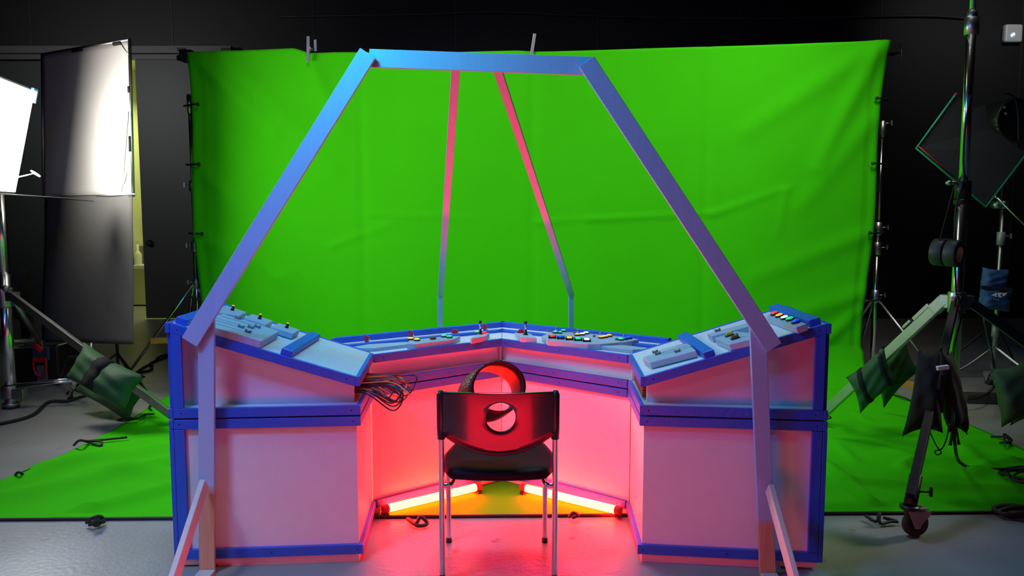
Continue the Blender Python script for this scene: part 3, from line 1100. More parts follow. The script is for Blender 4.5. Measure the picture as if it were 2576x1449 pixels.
def wing_desk(C, Bk, label):
    sg = -1 if C[0] < 0 else 1
    t = thing('console_desk', label, 'console', ((C[0] + AP[0]) / 2, 4.25, ZP), 'console desks')
    a = (AP[0] + sg * 0.001, AP[1])
    ab = (APB[0] + sg * 0.001, APB[1])
    e = (C[0] - sg * 0.004, C[1] + 0.004)
    poly_body('base_shelf', [e, a, ab, Bk], ZP + 0.001, ZB1 - 0.002, 'white_paint', t)
    trim(t, e, a, CEN, ZB0, ZB1, scr=(0.06, 0.55, 0.95), ext=(-0.010, 0.0))
    # set-back front panel
    n = norm2(e, a, (0 + sg * 0.5, 6))
    if n.y < 0:
        n = -n
    e2 = (e[0] + n.x * 0.07 + sg * 0.03, e[1] + n.y * 0.07)
    k = (a[1] - e[1]) / (a[0] - e[0])
    d = V((a[0] - e[0], a[1] - e[1], 0)).normalized()
    off = 0.035
    y_ap = a[1] + off / abs(d.x)
    e2 = (e[0] + n.x * off, e[1] + n.y * off)
    bm = B()
    slab_line(bm, e2, (a[0], y_ap), n, ZB1 - 0.001, ZT - 0.04, ZB1 - 0.001, ZT - 0.04, 0.012)
    obj('front_panel', bm, 'white_paint', t)
    bm = B()
    slab_line(bm, (Bk[0], Bk[1]), ab, -n, ZB1 - 0.001, ZT - 0.04, ZB1 - 0.001, ZT - 0.04, 0.012)
    obj('back_panel', bm, 'white_paint', t)
    poly_body('desktop', [e, a, ab, Bk], ZT - 0.038, ZT - 0.003, 'white_paint', t)
    trim(t, e, a, CEN, ZT - 0.042, ZT, scr=(0.06, 0.5, 0.95), ext=(-0.010, 0.0))
    # back rail and the narrow blue strip in front of it
    bm = B()
    slab_line(bm, Bk, ab, -n, ZT - 0.002, ZT + 0.028, ZT - 0.002, ZT + 0.028, 0.04)
    obj('back_rail', bm, 'blue_paint', t, bevel=0.004)
    bm = B()
    y_s = ab[1] - 0.165 / abs(d.x)
    b2 = (Bk[0] - n.x * 0.165, Bk[1] - n.y * 0.165)
    slab_line(bm, b2, (ab[0], y_s), -n, ZT - 0.002, ZT + 0.012, ZT - 0.002, ZT + 0.012, 0.038)
    obj('strip_rail', bm, 'blue_paint', t, bevel=0.003)
    return t


wl = wing_desk(BIL, BWL, 'left wing of the console desk with yellow and green buttons and red switch covers')
wr = wing_desk(BIR, BWR, 'right wing of the console desk crowded with glowing round buttons')
# central white corner post between the wing panels
bm = B()
box(bm, (AP[0] - 0.012, AP[1] + 0.022, ZB1 - 0.002), (AP[0] - 0.0005, AP[1] + 0.046, ZT - 0.042))
obj('corner_post', bm, 'white_paint', wl)

z6 = lambda x, y: (x / 5.152 + 820, y / 5.152 + 780)
z7 = lambda x, y: (x / 5.152 + 1260, y / 5.152 + 780)
pa2 = panel(wl, None, [z6(330, 478), z6(400, 492), z6(625, 492), z6(1045, 442), z6(1180, 425), z6(1080, 408), z6(560, 440)], 0.018)
pa = panel(wl, None, [z6(1050, 432), z6(1160, 440), z6(1650, 380), z6(1742, 335), z6(1480, 345), z6(1080, 392)], 0.030)
pb = panel(wl, None, [z6(1868, 362), z6(1890, 368), z6(2065, 335), z6(2122, 295), z6(1975, 305)], 0.030)
for q, c in (((1098, 385), 'yellow'), ((1178, 398), 'yellow'), ((1530, 350), 'green'), ((1600, 360), 'green')):
    push_button(pa, G(*z6(*q), 0.850), UP, c, 0.0175)
bm = B()
pq = G(*z6(1385, 378), 0.850)
lathe(bm, pq, UP, [(0, 0), (0.0175, 0), (0.019, 0.008), (0.016, 0.012), (0, 0.010)], 18)
obj('push_button', bm, 'dark_red_plastic', pa)
joystick(pb, G(*z6(2000, 312), 0.850))
push_button(pb, G(*z6(1962, 303), 0.850), UP, 'green', 0.0165)
bm = B()
pq = G(*z6(2052, 310), 0.850)
lathe(bm, pq, UP, [(0, 0), (0.014, 0), (0.013, 0.010), (0.010, 0.013), (0, 0.013)], 16)
obj('push_button', bm, 'lit_red', pb)
for q, fl in (((530, 425), False), ((1098, 360), False), ((1672, 310), True), ((2062, 270), False)):
    toggle_guard(wl, G(*z6(*q), 0.820), UP, fl)

pc_ = panel(wr, None, [z7(180, 290), z7(255, 345), z7(465, 362), z7(395, 310), z7(330, 292)], 0.030)
joystick(pc_, G(*z7(320, 320), 0.850))
bm = B()
pq = G(*z7(255, 296), 0.850)
prof = [(-0.019, 0), (0.019, 0), (0.019, 0.018), (0.006, 0.024), (-0.010, 0.018), (-0.019, 0.006)]
prism(bm, [pq + V((a, -0.009, b_)) for a, b_ in prof], [pq + V((a, 0.009, b_)) for a, b_ in prof])
obj('guarded_switch', bm, 'red_plastic', pc_, bevel=0.002)
pd = panel(wr, None, [z7(530, 335), z7(605, 388), z7(1125, 442), z7(1290, 440), z7(1640, 408), z7(1790, 380), z7(1640, 350), z7(1300, 318), z7(900, 285), z7(640, 285)], 0.030)
pe = panel(wr, None, [z7(1285, 462), z7(1420, 480), z7(1705, 512), z7(1900, 505), z7(1760, 470), z7(1560, 452)], 0.020)
for q, c in (((665, 362), 'red'), ((775, 372), 'blue'), ((888, 384), 'orange'), ((1000, 394), 'green'), ((1112, 406), 'white')):
    push_button(pd, G(*z7(*q), 0.850), UP, c, 0.017, True)
for q, c in (((705, 300), 'green'), ((812, 280), 'green'), ((990, 332), 'orange'), ((1055, 325), 'white'), ((1105, 310), 'white'), ((1300, 365), 'orange'), ((1352, 357), 'orange'), ((1405, 345), 'orange'),
             ((1555, 392), 'green'), ((1612, 382), 'blue'), ((1662, 372), 'blue')):
    push_button(pd, G(*z7(*q), 0.850), UP, c, 0.0165)
push_button(pd, G(*z7(770, 305), 0.850), UP, 'green', 0.011)
for q in ((612, 285), (955, 305), (1208, 347), (1495, 388)):
    bm = B()
    lathe(bm, G(*z7(*q), 0.850), UP, [(0, 0), (0.008, 0), (0.008, 0.009), (0.006, 0.011), (0, 0.011)], 12)
    obj('rotary_knob', bm, 'grey_plastic', pd)
for q in ((712, 270), (993, 300), (1285, 335), (1590, 362)):
    bm = B()
    pq = G(*z7(*q), 0.850)
    cyl(bm, pq, pq + V((0, 0, 0.006)), 0.005, 10)
    cyl(bm, pq + V((0, 0, 0.006)), pq + V((0.001, 0.002, 0.022)), 0.002, 8)
    obj('toggle_lever', bm, 'chrome', pd)

# ------------------------------------------------------------------ timber frame over the console
tf = thing('timber_frame', 'pale blue timber frame of slanted arms rising over the console', 'frame', (-0.1, 3.22, 0))
WF = 0.066
TW = 0.019


def plank(name, p0, p1, w, t, wdir, matn, bevel=0.002, scr=None):
    """plank with width direction wdir (made square to the run)"""
    p0, p1 = V(p0), V(p1)
    d = (p1 - p0).normalized()
    wv = (V(wdir) - d * V(wdir).dot(d)).normalized()
    tv = d.cross(wv)
    if tv.y > 0:
        tv = -tv
    bm = B()
    board(bm, p0, p1, wv * w, tv * t)
    for (f, s) in (scr or []):
        q = p0.lerp(p1, f) + wv * s * w + tv * (t / 2 + 0.0006)
        lathe(bm, q - tv * 0.002, tv, [(0.0042, 0), (0.0042, 0.002), (0.0025, 0.0012), (0, 0.0010)], 8, 1)
    return obj(name, bm, [matn, 'hole_dark'], tf, bevel=bevel)


XR = (1, 0, 0)
YA = 3.150     # arms (front layer), posts just behind, both in front of the cabinets
YP = 3.172
plank('post', (P(522, 1440, YP).x, YP, 0.0), (P(519, 770, YP).x, YP, P(519, 790, YP).z), WF, TW, XR, 'post_left_paint')
YPR, YAR = 3.145, 3.123
plank('post', (P(1931, 1449, YPR).x, YPR, 0.0), (P(1904, 820, YPR).x, YPR, P(1904, 800, YPR).z), WF, TW, XR, 'post_right_paint')
aL0, aL1 = P(926, 134, YA), P(478, 860, YA)
aR0, aR1 = P(1475, 155, YAR), P(1946, 874, YAR)
plank('arm', aL0, aL1, 0.071, TW, XR, 'periwinkle_paint', scr=[(0.02, -.25), (0.05, .2), (0.045, -.2), (0.95, .2)])
plank('arm', aR0, aR1, 0.071, TW, XR, 'periwinkle_paint', scr=[(0.035, 0.0), (0.03, .25), (0.90, .25), (0.93, -.2), (0.90, -.25), (0.95, .2)])
cb0, cb1 = P(930, 147, YP + .001), P(1488, 167, YP - 0.02)
plank('crossbar', cb0, cb1, 0.071, TW, (0, 0, 1), 'periwinkle_paint', scr=[(0.38, .25), (0.40, .12), (0.54, .2), (0.57, .2)])
# rear arms, narrow battens running back to the far corner posts
plank('rear_arm', P(1148, 150, YP + 0.03), P(1108, 742, 4.86), 0.036, TW, XR, 'periwinkle_paint')
plank('rear_arm', P(1246, 158, YP + 0.03), P(1438, 744, 4.84), 0.036, TW, XR, 'periwinkle_paint')
plank('rear_post', (P(1107, 825, 4.88).x, 4.885, 0.012), (P(1107, 735, 4.88).x, 4.885, P(1107, 732, 4.88).z), 0.030, TW, XR, 'periwinkle_paint')
plank('rear_post', (P(1443, 830, 4.86).x, 4.865, 0.012), (P(1436, 738, 4.86).x, 4.865, P(1436, 736, 4.86).z), 0.030, TW, XR, 'periwinkle_paint')
# raking braces and feet
def brace(top, y1, x1, post_y):
    bm = B()
    p0 = V(top)
    p1 = V((x1, y1, 0.014))
    d = (p1 - p0).normalized()
    t_ = V((1, 0, 0)) - d * d.x
    t_.normalize()
    w_ = d.cross(t_)
    board(bm, p0, p1, w_ * 0.062, t_ * 0.022)
    return obj('brace', bm, 'pale_wood', tf, bevel=0.002)


bl = P(514, 1210, 3.125)
brace((bl.x, 3.125, bl.z - 0.01), 2.66, bl.x - 0.005, YP)
brR = P(1936, 1222, 3.10)
brace((brR.x, 3.10, brR.z - 0.01), 2.64, brR.x + 0.005, YPR)
for xx, yy in ((P(525, 1440, YP).x, YP), (P(1931, 1449, YPR).x + 0.0, YPR)):
    bm = B()
    board(bm, (xx, yy - 0.012, 0.010), (xx, yy - 0.60, 0.010), (WF, 0, 0), (0, 0, 0.019))
    obj('foot', bm, 'pale_wood', tf, bevel=0.002)

# ------------------------------------------------------------------ chair
CH = thing('stacking_chair', 'black plastic chair with a round hole in its back, standing in the console', 'chair', (-0.058, 3.28, 0))
XL, XRr = -0.288, 0.176
cx = (XL + XRr) / 2
for (xx, xf) in ((XL, -0.292), (XRr, 0.152)):
    bm = B()
    tube(bm, curve([(xx, 3.105, 0.004), (xx, 3.105, 0.3), (xx, 3.10, 0.55), (xx, 3.085, 0.795)], 6), 0.0115, 12)
    lathe(bm, (xx, 3.105, 0), UP, [(0, 0), (0.014, 0), (0.014, 0.02), (0.0115, 0.021)], 12, 1)
    obj('leg', bm, ['chrome', 'black_plastic'], CH)
    bm = B()
    tube(bm, curve([(xf, 3.485, 0.004), (xf, 3.48, 0.2), (xf, 3.47, 0.40), (xf, 3.455, 0.425), (xf, 3.42, 0.43)], 6), 0.0115, 12)
    lathe(bm, (xf, 3.485, 0), UP, [(0, 0), (0.014, 0), (0.014, 0.02), (0.0115, 0.021)], 12, 1)
    obj('leg', bm, ['chrome', 'black_plastic'], CH)
    bm = B()
    s = 1 if xx < 0 else -1
    tube(bm, curve([(xx, 3.105, 0.405), (xx + s * 0.02, 3.105, 0.405), (xx + s * 0.045, 3.13, 0.41), (xx + s * 0.045, 3.30, 0.415), (xf + s * 0.012, 3.40, 0.425), (xf, 3.43, 0.43)], 6), 0.0095, 10)
    obj('side_rail', bm, 'chrome', CH)
    bm = B()
    tube(bm, [(xx, 3.0985, 0.603), (xx, 3.095, 0.65), (xx, 3.085, 0.79), (xx, 3.0845, 0.805)], [0.0165, 0.0175, 0.0165, 0.010], 14)
    obj('back_sleeve', bm, 'black_plastic', CH)
# backrest shell with the round hole
hw = (XRr - XL) / 2 + 0.004
zt, zs, zb_ = 0.803, 0.628, 0.553
outl = [(-hw, zs), (-hw, zt - 0.02), (-hw + 0.006, zt - 0.006), (-hw + 0.02, zt)] + [(hw - 0.02, zt), (hw - 0.006, zt - 0.006), (hw, zt - 0.02), (hw, zs)]
outl += [(hw * q, zb_ + (zs - zb_) * abs(q) ** 2.0) for q in [0.95 - 0.1 * k for k in range(20)]]
hc, hr = (0.010, 0.703), 0.060


def ray_out(ang):
    dx, dz = math.cos(ang), math.sin(ang)
    best = None
    for i in range(len(outl)):
        (x0, z0), (x1, z1) = outl[i], outl[(i + 1) % len(outl)]
        ex, ez = x1 - x0, z1 - z0
        den = dx * ez - dz * ex
        if abs(den) < 1e-9:
            continue
        t_ = ((x0 - hc[0]) * ez - (z0 - hc[1]) * ex) / den
        u_ = ((x0 - hc[0]) * dz - (z0 - hc[1]) * dx) / den
        if t_ > 0 and -1e-6 <= u_ <= 1 + 1e-6:
            best = t_ if best is None else max(best, t_)
    return best


angs = sorted([2 * PI * k / 112 for k in range(112)] + [math.atan2(p[1] - hc[1], p[0] - hc[0]) % (2 * PI) for p in outl])
angs = [a for i, a in enumerate(angs) if i == 0 or a - angs[i - 1] > 0.006]
NR = 9


def back_y(x, z):
    return 3.083 - 0.034 * (1 - min(1, (x / hw) ** 2)) - (z - 0.6) * 0.06 + 0.012


bm = B()
R1, R2 = [], []
for a in angs:
    ro = ray_out(a)
    c1, c2 = [], []
    for k in range(NR + 1):
        r_ = hr + (ro - hr) * k / NR
        x, z = hc[0] + r_ * math.cos(a), hc[1] + r_ * math.sin(a)
        e = 0.004 if k == 0 else 0
        lip = -0.006 if k == NR and z < zs else 0
        c1.append(bm.verts.new((cx + x, back_y(x, z) - 0.007 + e + lip, z)))
        c2.append(bm.verts.new((cx + x, back_y(x, z) + 0.007, z)))
    R1.append(c1)
    R2.append(c2)
n = len(angs)
for i in range(n):
    j = (i + 1) % n
    for k in range(NR):
        f = bm.faces.new((R1[i][k], R1[i][k + 1], R1[j][k + 1], R1[j][k])); f.smooth = True
        f = bm.faces.new((R2[i][k], R2[j][k], R2[j][k + 1], R2[i][k + 1])); f.smooth = True
    bm.faces.new((R1[i][0], R1[j][0], R2[j][0], R2[i][0]))
    bm.faces.new((R1[i][NR], R2[i][NR], R2[j][NR], R1[j][NR]))
mat('back_plastic', (0.03, 0.014, 0.016), 0.2, coat=0.8, bump=0.16, bscale=7, spec=1.0)
obj('backrest', bm, 'back_plastic', CH, bevel=0.002)
# bottom lip of the backrest
bm = B()
tube(bm, [(cx + hw * 0.94 * q, back_y(hw * q, zs) + 0.006, zb_ - 0.005 + (zs - zb_) * q * q) for q in [-1 + k / 12 for k in range(25)]], 0.0085, 8)
obj('back_lip', bm, 'black_plastic', CH)
# seat pad
bm = B()
NU, NW = 24, 24
sv = {}
for s in (1, -1):
    for i in range(NU + 1):
        for j in range(NW + 1):
            a, b_ = -1 + 2 * i / NU, -1 + 2 * j / NW
            # squircle plan
            sx = a * math.sqrt(1 - 0.30 * b_ * b_)
            sy = b_ * math.sqrt(1 - 0.30 * a * a)
            m_ = max(abs(a), abs(b_))
            rim = (1 - m_ ** 6)
            dish = 0.010 * (1 - a * a) * (1 - b_ * b_)
            zc = 0.445 + 0.010 * b_ + 0.010 * a * a * 0
            th = 0.034 * max(0, rim) ** 0.5
            p = (cx + 0.248 * sx, 3.305 + 0.232 * sy, zc + s * th - (dish if s > 0 else -0.004) + (0.018 * b_ * b_ * (1 if b_ < 0 else -0.3)) * 0.6)
            if s == -1 and m_ > 0.999:
                sv[(s, i, j)] = sv[(1, i, j)]
            else:
                sv[(s, i, j)] = bm.verts.new(p)
for s in (1, -1):
    for i in range(NU):
        for j in range(NW):
            f = bm.faces.new((sv[(s, i, j)], sv[(s, i + 1, j)], sv[(s, i + 1, j + 1)], sv[(s, i, j + 1)]))
            f.smooth = True
obj('seat', bm, 'seat_vinyl', CH)

# curved leather band leaning on the inside of the chair back
c1 = P(1254, 973, 3.165)
c2 = P(1222, 996, 3.31)
ax = (c2 - c1).normalized()
v1 = P(1254, 973, 3.165).normalized()
u = V((1, 0, 0))
w = (c2 - c1).normalized()
ru = (V((1, 0, 0)) - w * w.x * 0.25).normalized()
rv = V((0, 0.18, 1)).normalized()
bm = B()
NB = 56
for (rad0, rad1, mi, th) in ((0.112, 0.122, 0, 0.0),):
    ring = []
    for k in range(NB):
        a = 2 * PI * k / NB
        col = []
        for (t_, ex) in ((0, 0.0), (0, -0.012), (0.25, -0.013), (0.5, -0.013), (0.75, -0.012), (1, -0.011), (1, 0.0), (0.75, 0.004), (0.5, 0.005), (0.25, 0.004)):
            r_ = rad0 + (rad1 - rad0) * t_ + ex
            wob = 1 + 0.03 * math.sin(2 * a + 0.6)
            col.append(bm.verts.new(c1.lerp(c2, t_) + (ru * math.cos(a) * wob + rv * math.sin(a) * (0.98 if t_ == 0 else 0.93)) * r_))
        ring.append(col)
    for k in range(NB):
        A, Bq = ring[k], ring[(k + 1) % NB]
        for q in range(10):
            f = bm.faces.new((A[q], A[(q + 1) % 10], Bq[(q + 1) % 10], Bq[q]))
            f.smooth = True
            f.material_index = 1 if q in (1, 2, 3, 4) else 0
tag(obj('leather_band', bm, ['band_leather', 'band_inner'], origin=(c1 + c2) / 2), 'wide curved red brown leather band propped behind the chair back', 'band')

# ------------------------------------------------------------------ red tube lights on the floor
def tube_light(a, b, label):
    a, b = V(a), V(b)
    d = (b - a).normalized()
    t = thing('tube_light', label, 'tube light', ((a.x + b.x) / 2, (a.y + b.y) / 2, 0), 'glowing red tube lights')
    bm = B(); tube(bm, [a + d * 0.03, b - d * 0.03], 0.0205, 16); obj('tube', bm, 'tube_glow', t)
    for p, s in ((a, 1), (b, -1)):
        bm = B()
        lathe(bm, p, d * s, [(0, 0), (0.019, 0), (0.023, 0.004), (0.023, 0.028), (0.021, 0.032), (0, 0.032)], 16)
        obj('end_cap', bm, 'dark_red_plastic', t)
        bm = B()
        q = p + d * s * 0.015
        obox(bm, (q.x, q.y, 0.016), d * 0.012, d.cross(UP) * 0.022, UP * 0.007)
        obj('foot_clip', bm, 'black_plastic', t)


tube_light(G(962, 1282, .042), G(1208, 1223, .042), 'glowing red tube light on the floor left of the chair, under the left wing')
tube_light(G(1312, 1225, .042), G(1563, 1286, .042), 'glowing red tube light on the floor right of the chair, under the right wing')
bm = B()
q = G(948, 1284, .02)
box(bm, (q.x - 0.03, q.y - 0.02, 0.010), (q.x + 0.022, q.y + 0.02, 0.045))
tag(obj('wood_block', bm, 'pale_wood', origin=(q.x, q.y, 0), bevel=0.002), 'small wooden block on the floor at the outer end of the left tube light', 'block')


# ------------------------------------------------------------------ stands
def collar(bm, p, d, r, h, mi=0):
    d = V(d).normalized()
    lathe(bm, V(p) - d * h / 2, d, [(r * 0.8, 0), (r, 0.003), (r, h - 0.003), (r * 0.8, h)], 14, mi)


def t_knob(bm, p, d, L=0.05, mi=0):
    p, d = V(p), V(d).normalized()
    cyl(bm, p, p + d * L, 0.005, 8, mi)
    u_, v_ = frame_of(d)
    obox(bm, p + d * (L + 0.006), d * 0.006, u_ * 0.006, v_ * 0.022, mi)


def caster(parent, top, ground_z=0.0, r=0.06, yaw=0.0, grey='caster_grey'):
    """wheel with fork under point top"""
    top = V(top)
    fwd = V((math.cos(yaw), math.sin(yaw), 0))
    sd = V((-math.sin(yaw), math.cos(yaw), 0))
    wc = V((top.x, top.y, ground_z + r)) + fwd * 0.03
    bm = B()
    lathe(bm, wc - sd * 0.017, sd, [(0, 0.004), (r * 0.55, 0.004), (r * 0.6, 0), (r * 0.9, 0), (r, 0.008), (r, 0.026), (r * 0.9, 0.034), (r * 0.6, 0.034), (r * 0.55, 0.030), (0, 0.030)], 28, 0)
    obj('wheel', bm, 'rubber', parent)
    bm = B()
    for s in (-1, 1):
        c = wc + sd * s * 0.023
        pr_ = [(-0.055, r + 0.012), (0.06, r + 0.0), (0.065, r - 0.012), (0.02, 0.0), (0.012, -0.02), (-0.012, -0.02), (-0.03, 0.02)]
        prism(bm, [c + fwd * a + UP * b_ - sd * 0.002 for a, b_ in pr_], [c + fwd * a + UP * b_ + sd * 0.002 for a, b_ in pr_])
    obox(bm, V((wc.x, wc.y, ground_z + 2 * r + 0.012)) - fwd * 0.005, fwd * 0.055, sd * 0.026, UP * 0.004)
    lathe(bm, wc - sd * 0.028, sd, [(0, 0), (0.009, 0), (0.009, 0.056), (0, 0.056)], 10)
    obj('fork', bm, grey, parent, bevel=0.002)


# ---- right screen stand
t = thing('backdrop_stand', 'chrome backdrop stand at the right edge of the green cloth', 'stand', (3.327, 7.10, 0), 'backdrop stands')
xs, ys = 3.327, 7.10
bm = B(); tube(bm, [(xs, ys, 0.12), (xs, ys, 1.30)], 0.022, 12); obj('lower_pole', bm, 'chrome', t)
bm = B(); tube(bm, [(xs, ys, 1.28), (xs, ys, 2.22)], 0.017, 12); obj('upper_pole', bm, 'chrome', t)
for y_ in (575, 625, 745):
    bm = B()
    zc = P(2215, y_, ys).z
    collar(bm, (xs, ys, zc), UP, 0.035, 0.12)
    t_knob(bm, (xs + 0.03, ys, zc + 0.01), (1, -0.2, 0), 0.05)
    obj('collar', bm, 'dull_steel', t)
bm = B()
zc = P(2228, 325, ys).z
collar(bm, (xs, ys, zc), UP, 0.028, 0.15)
t_knob(bm, (xs + 0.02, ys, zc + 0.05), (1, -0.2, 0.1), 0.05)
obj('top_socket', bm, 'dull_steel', t)
for k, an in enumerate((-40, 80, 200)):
    e = V((xs + 0.62 * math.cos(math.radians(an)), ys + 0.62 * math.sin(math.radians(an)), 0.02))
    bm = B(); tube(bm, [(xs, ys, P(2207, 745, ys).z), e], 0.012, 8); ball(bm, e, 0.02, 1, 8); obj('leg', bm, ['dull_steel', 'rubber'], t)
bm = B()
q0, q1 = P(2196, 886, 6.7), P(2226, 885, 6.7)
# orange lath at the foot of each backdrop stand
def lath(p, q, label):
    p, q = V(p), V(q)
    bm = B()
    d = (q - p).normalized()
    s_ = d.cross(UP).normalized()
    n_ = s_.cross(d)
    board(bm, p, q, n_ * 0.05, s_ * 0.025)
    tag(obj('wooden_lath', bm, 'orange_wood', origin=p, bevel=0.002), label, 'lath', 'orange laths beside the backdrop')


bm.free()

# ---- left screen stand
t = thing('backdrop_stand', 'chrome backdrop stand at the left edge of the green cloth, near the door', 'stand', (-2.89, 7.10, 0), 'backdrop stands')
xs, ys = -2.885, 7.10
bm = B(); tube(bm, [(xs, ys, 0.12), (xs, ys, 1.25)], 0.022, 12); obj('lower_pole', bm, 'chrome', t)
bm = B(); tube(bm, [(xs, ys, 1.23), (xs, ys, 2.42)], 0.017, 12); obj('upper_pole', bm, 'chrome', t)
for y_ in (468, 620, 712):
    bm = B()
    zc = P(485, y_, ys).z
    collar(bm, (xs, ys, zc), UP, 0.034, 0.10)
    t_knob(bm, (xs - 0.03, ys - .01, zc + 0.01), (-1, -0.2, 0), 0.035)
    obj('collar', bm, 'dull_steel', t)
bm = B()
zc = P(481, 262, ys).z
collar(bm, (xs, ys, zc), UP, 0.026, 0.17)
t_knob(bm, (xs + 0.02, ys - 0.03, zc - 0.04), (1, -0.3, 0), 0.04)
obj('top_socket', bm, 'chrome', t)
zc = P(480, 715, ys).z
le = G(322, 940, 0.02)
for e in ((le.x, le.y, 0.02), (xs + 0.75, ys + 0.30, 0.02), (xs - 0.5, ys + 0.85, 0.02)):
    bm = B(); tube(bm, [(xs - 0.02, ys - 0.02, zc), e], 0.014, 8); ball(bm, e, 0.02, 1, 8); obj('leg', bm, ['chrome', 'rubber'], t)
qa = P(378, 858, 6.7)
lath((qa.x, 6.7, qa.z), (P(500, 858, 6.72).x, 6.9, qa.z - 0.01), 'orange wooden lath low behind the left end of the console')
lath(P(2238, 955, 5.75), P(2322, 978, 5.6), 'orange wooden lath showing between the green and black sandbags on the right')


def sandbag(name, label, lobes, strap, matn, strap_mat='black_cloth', origin=None, group=None, taper=0.0):
    """saddle bag: lobes = list of (centre, U, V, N, thick)"""
    t = thing(name, label, 'sandbag', origin, group)
    for (c, U, Vv, N, th) in lobes:
        bm = B()
        pillow(bm, c, U, Vv, N, th, taper=taper)
        obj('pouch', bm, matn, t)
    for pts in strap:
        bm = B()
        w_, pp = pts
        pp = [V(p) for p in pp]
        ra = [bm.verts.new(p - V(w_) / 2) for p in pp]
        rb = [bm.verts.new(p + V(w_) / 2) for p in pp]
        for i in range(len(pp) - 1):
            bm.faces.new((ra[i], rb[i], rb[i + 1], ra[i + 1])).smooth = True
        obj('strap', bm, strap_mat, t, solid=0.007)
    return t


def sat_strap(c, U, Vv, N, th, f, w=0.05):
    """band across the front of a pouch at position f along U"""
    c, U, Vv, N = V(c), V(U), V(Vv), V(N).normalized()
    pts = []
    for k in range(13):
        b_ = -1 + 2 * k / 12
        h = max(0, (1 - f ** 4)) ** 0.55 * max(0, (1 - b_ ** 4)) ** 0.55
        wob = 1 + 0.10 * math.sin(5 * f + 3 * b_) + 0.06 * math.sin(9 * b_ - 4 * f)
        e = 1 - 0.06 * (1 - abs(f)) * abs(b_) - 0.06 * (1 - abs(b_)) * abs(f)
        pts.append(c + U * f * e + Vv * b_ * e + N * (th * h * wob + 0.004))
    return (U.normalized() * w, pts)


# ---- tall rolling stand on the right
RX, RY = 2.70, 4.70
t = thing('rolling_stand', 'tall chrome rolling stand on the right with a black square leg and caster', 'stand', (RX, RY, 0))
bm = B(); tube(bm, [(RX, RY, 0.42), (RX, RY, 1.70)], 0.034, 16); obj('lower_pole', bm, 'chrome', t)
bm = B(); tube(bm, [(RX, RY, 1.66), (RX, RY, 2.62)], 0.026, 16); obj('middle_pole', bm, 'chrome', t)
bm = B(); tube(bm, [(RX, RY, 2.60), (RX, RY, 3.9)], 0.017, 14); obj('upper_pole', bm, 'chrome', t)
bm = B()
collar(bm, (RX, RY, P(2447, 66, RY).z), UP, 0.040, 0.10)
collar(bm, (RX, RY, P(2447, 40, RY).z), UP, 0.030, 0.06)
obj('collar', bm, 'dull_steel', t)
bm = B()
collar(bm, (RX, RY, P(2430, 478, RY).z), UP, 0.045, 0.11)
collar(bm, (RX, RY, P(2430, 500, RY).z - 0.02), UP, 0.048, 0.03)
obj('collar', bm, 'black_metal', t)
bm = B()
kz = P(2400, 460, RY - .03).z
cyl(bm, (RX - 0.03, RY, kz), (RX - 0.085, RY - 0.03, kz), 0.010, 10)
ball(bm, (RX - 0.105, RY - 0.035, kz), 0.020, 0, 12, 0.75)
obj('lock_knob', bm, 'dull_steel', t)
zcl = P(2400, 760, RY).z
bm = B()
collar(bm, (RX, RY, zcl), UP, 0.052, 0.13)
for an in (122, 237, 0):
    a = math.radians(an)
    obox(bm, (RX + 0.065 * math.cos(a), RY + 0.065 * math.sin(a), zcl), V((0.03 * math.cos(a), 0.03 * math.sin(a), 0)), V((-0.028 * math.sin(a), 0.028 * math.cos(a), 0)), UP * 0.04)
obj('leg_collar', bm, 'dull_steel', t, bevel=0.004)
bm = B()
collar(bm, (RX, RY, 0.45), UP, 0.048, 0.08)
obj('base_collar', bm, 'dull_steel', t)
# legs
L1 = G(2307, 1290, 0.15)
L1 = V((1.87, 3.55, 0.17))
hd = V((L1.x - RX, L1.y - RY, 0)).normalized()
p_top = V((RX, RY, zcl)) + hd * 0.08


def flat_leg(p0, p1, w, th, matn):
    p0, p1 = V(p0), V(p1)
    d = (p1 - p0).normalized()
    s_ = d.cross(UP).normalized()
    n_ = s_.cross(d)
    bm = B()
    board(bm, p0, p1, n_ * w, s_ * th)
    return obj('leg', bm, matn, t, bevel=0.004)


flat_leg(p_top, L1 + V((0, 0, 0.02)), 0.042, 0.042, 'black_metal')
L2 = P(2072, 1040, 5.45)
L2 = V((L2.x, 5.45, max(0.03, L2.z)))
h2 = V((L2.x - RX, L2.y - RY, 0)).normalized()
flat_leg(V((RX, RY, zcl)) + h2 * 0.08, L2, 0.062, 0.04, 'dull_steel')
L3 = V((3.95, 4.55, 0.10))
h3 = V((L3.x - RX, L3.y - RY, 0)).normalized()
flat_leg(V((RX, RY, zcl)) + h3 * 0.08, L3, 0.055, 0.04, 'black_metal')
bm = B()
tube(bm, [L1 + (p_top - L1).normalized() * 0.0 + V((0, 0, -0.03)), L1 + (p_top - L1).normalized() * 0.16], 0.030, 12)
lathe(bm, L1 + V((0, 0, -0.035)), UP, [(0, 0), (0.045, 0), (0.045, 0.012), (0.02, 0.016)], 14)
t_knob(bm, L1 + (p_top - L1).normalized() * 0.06 + V((0.03, 0, 0)), (1, -.1, 0), 0.05)
obj('leg_socket', bm, 'black_metal', t)
caster(t, (L1.x, L1.y, 0.13), 0, 0.062, 0.1)
caster(t, (L2.x, L2.y, 0.13), 0, 0.05, 2.0)
caster(t, (L3.x, L3.y, 0.13), 0, 0.05, 0.4)
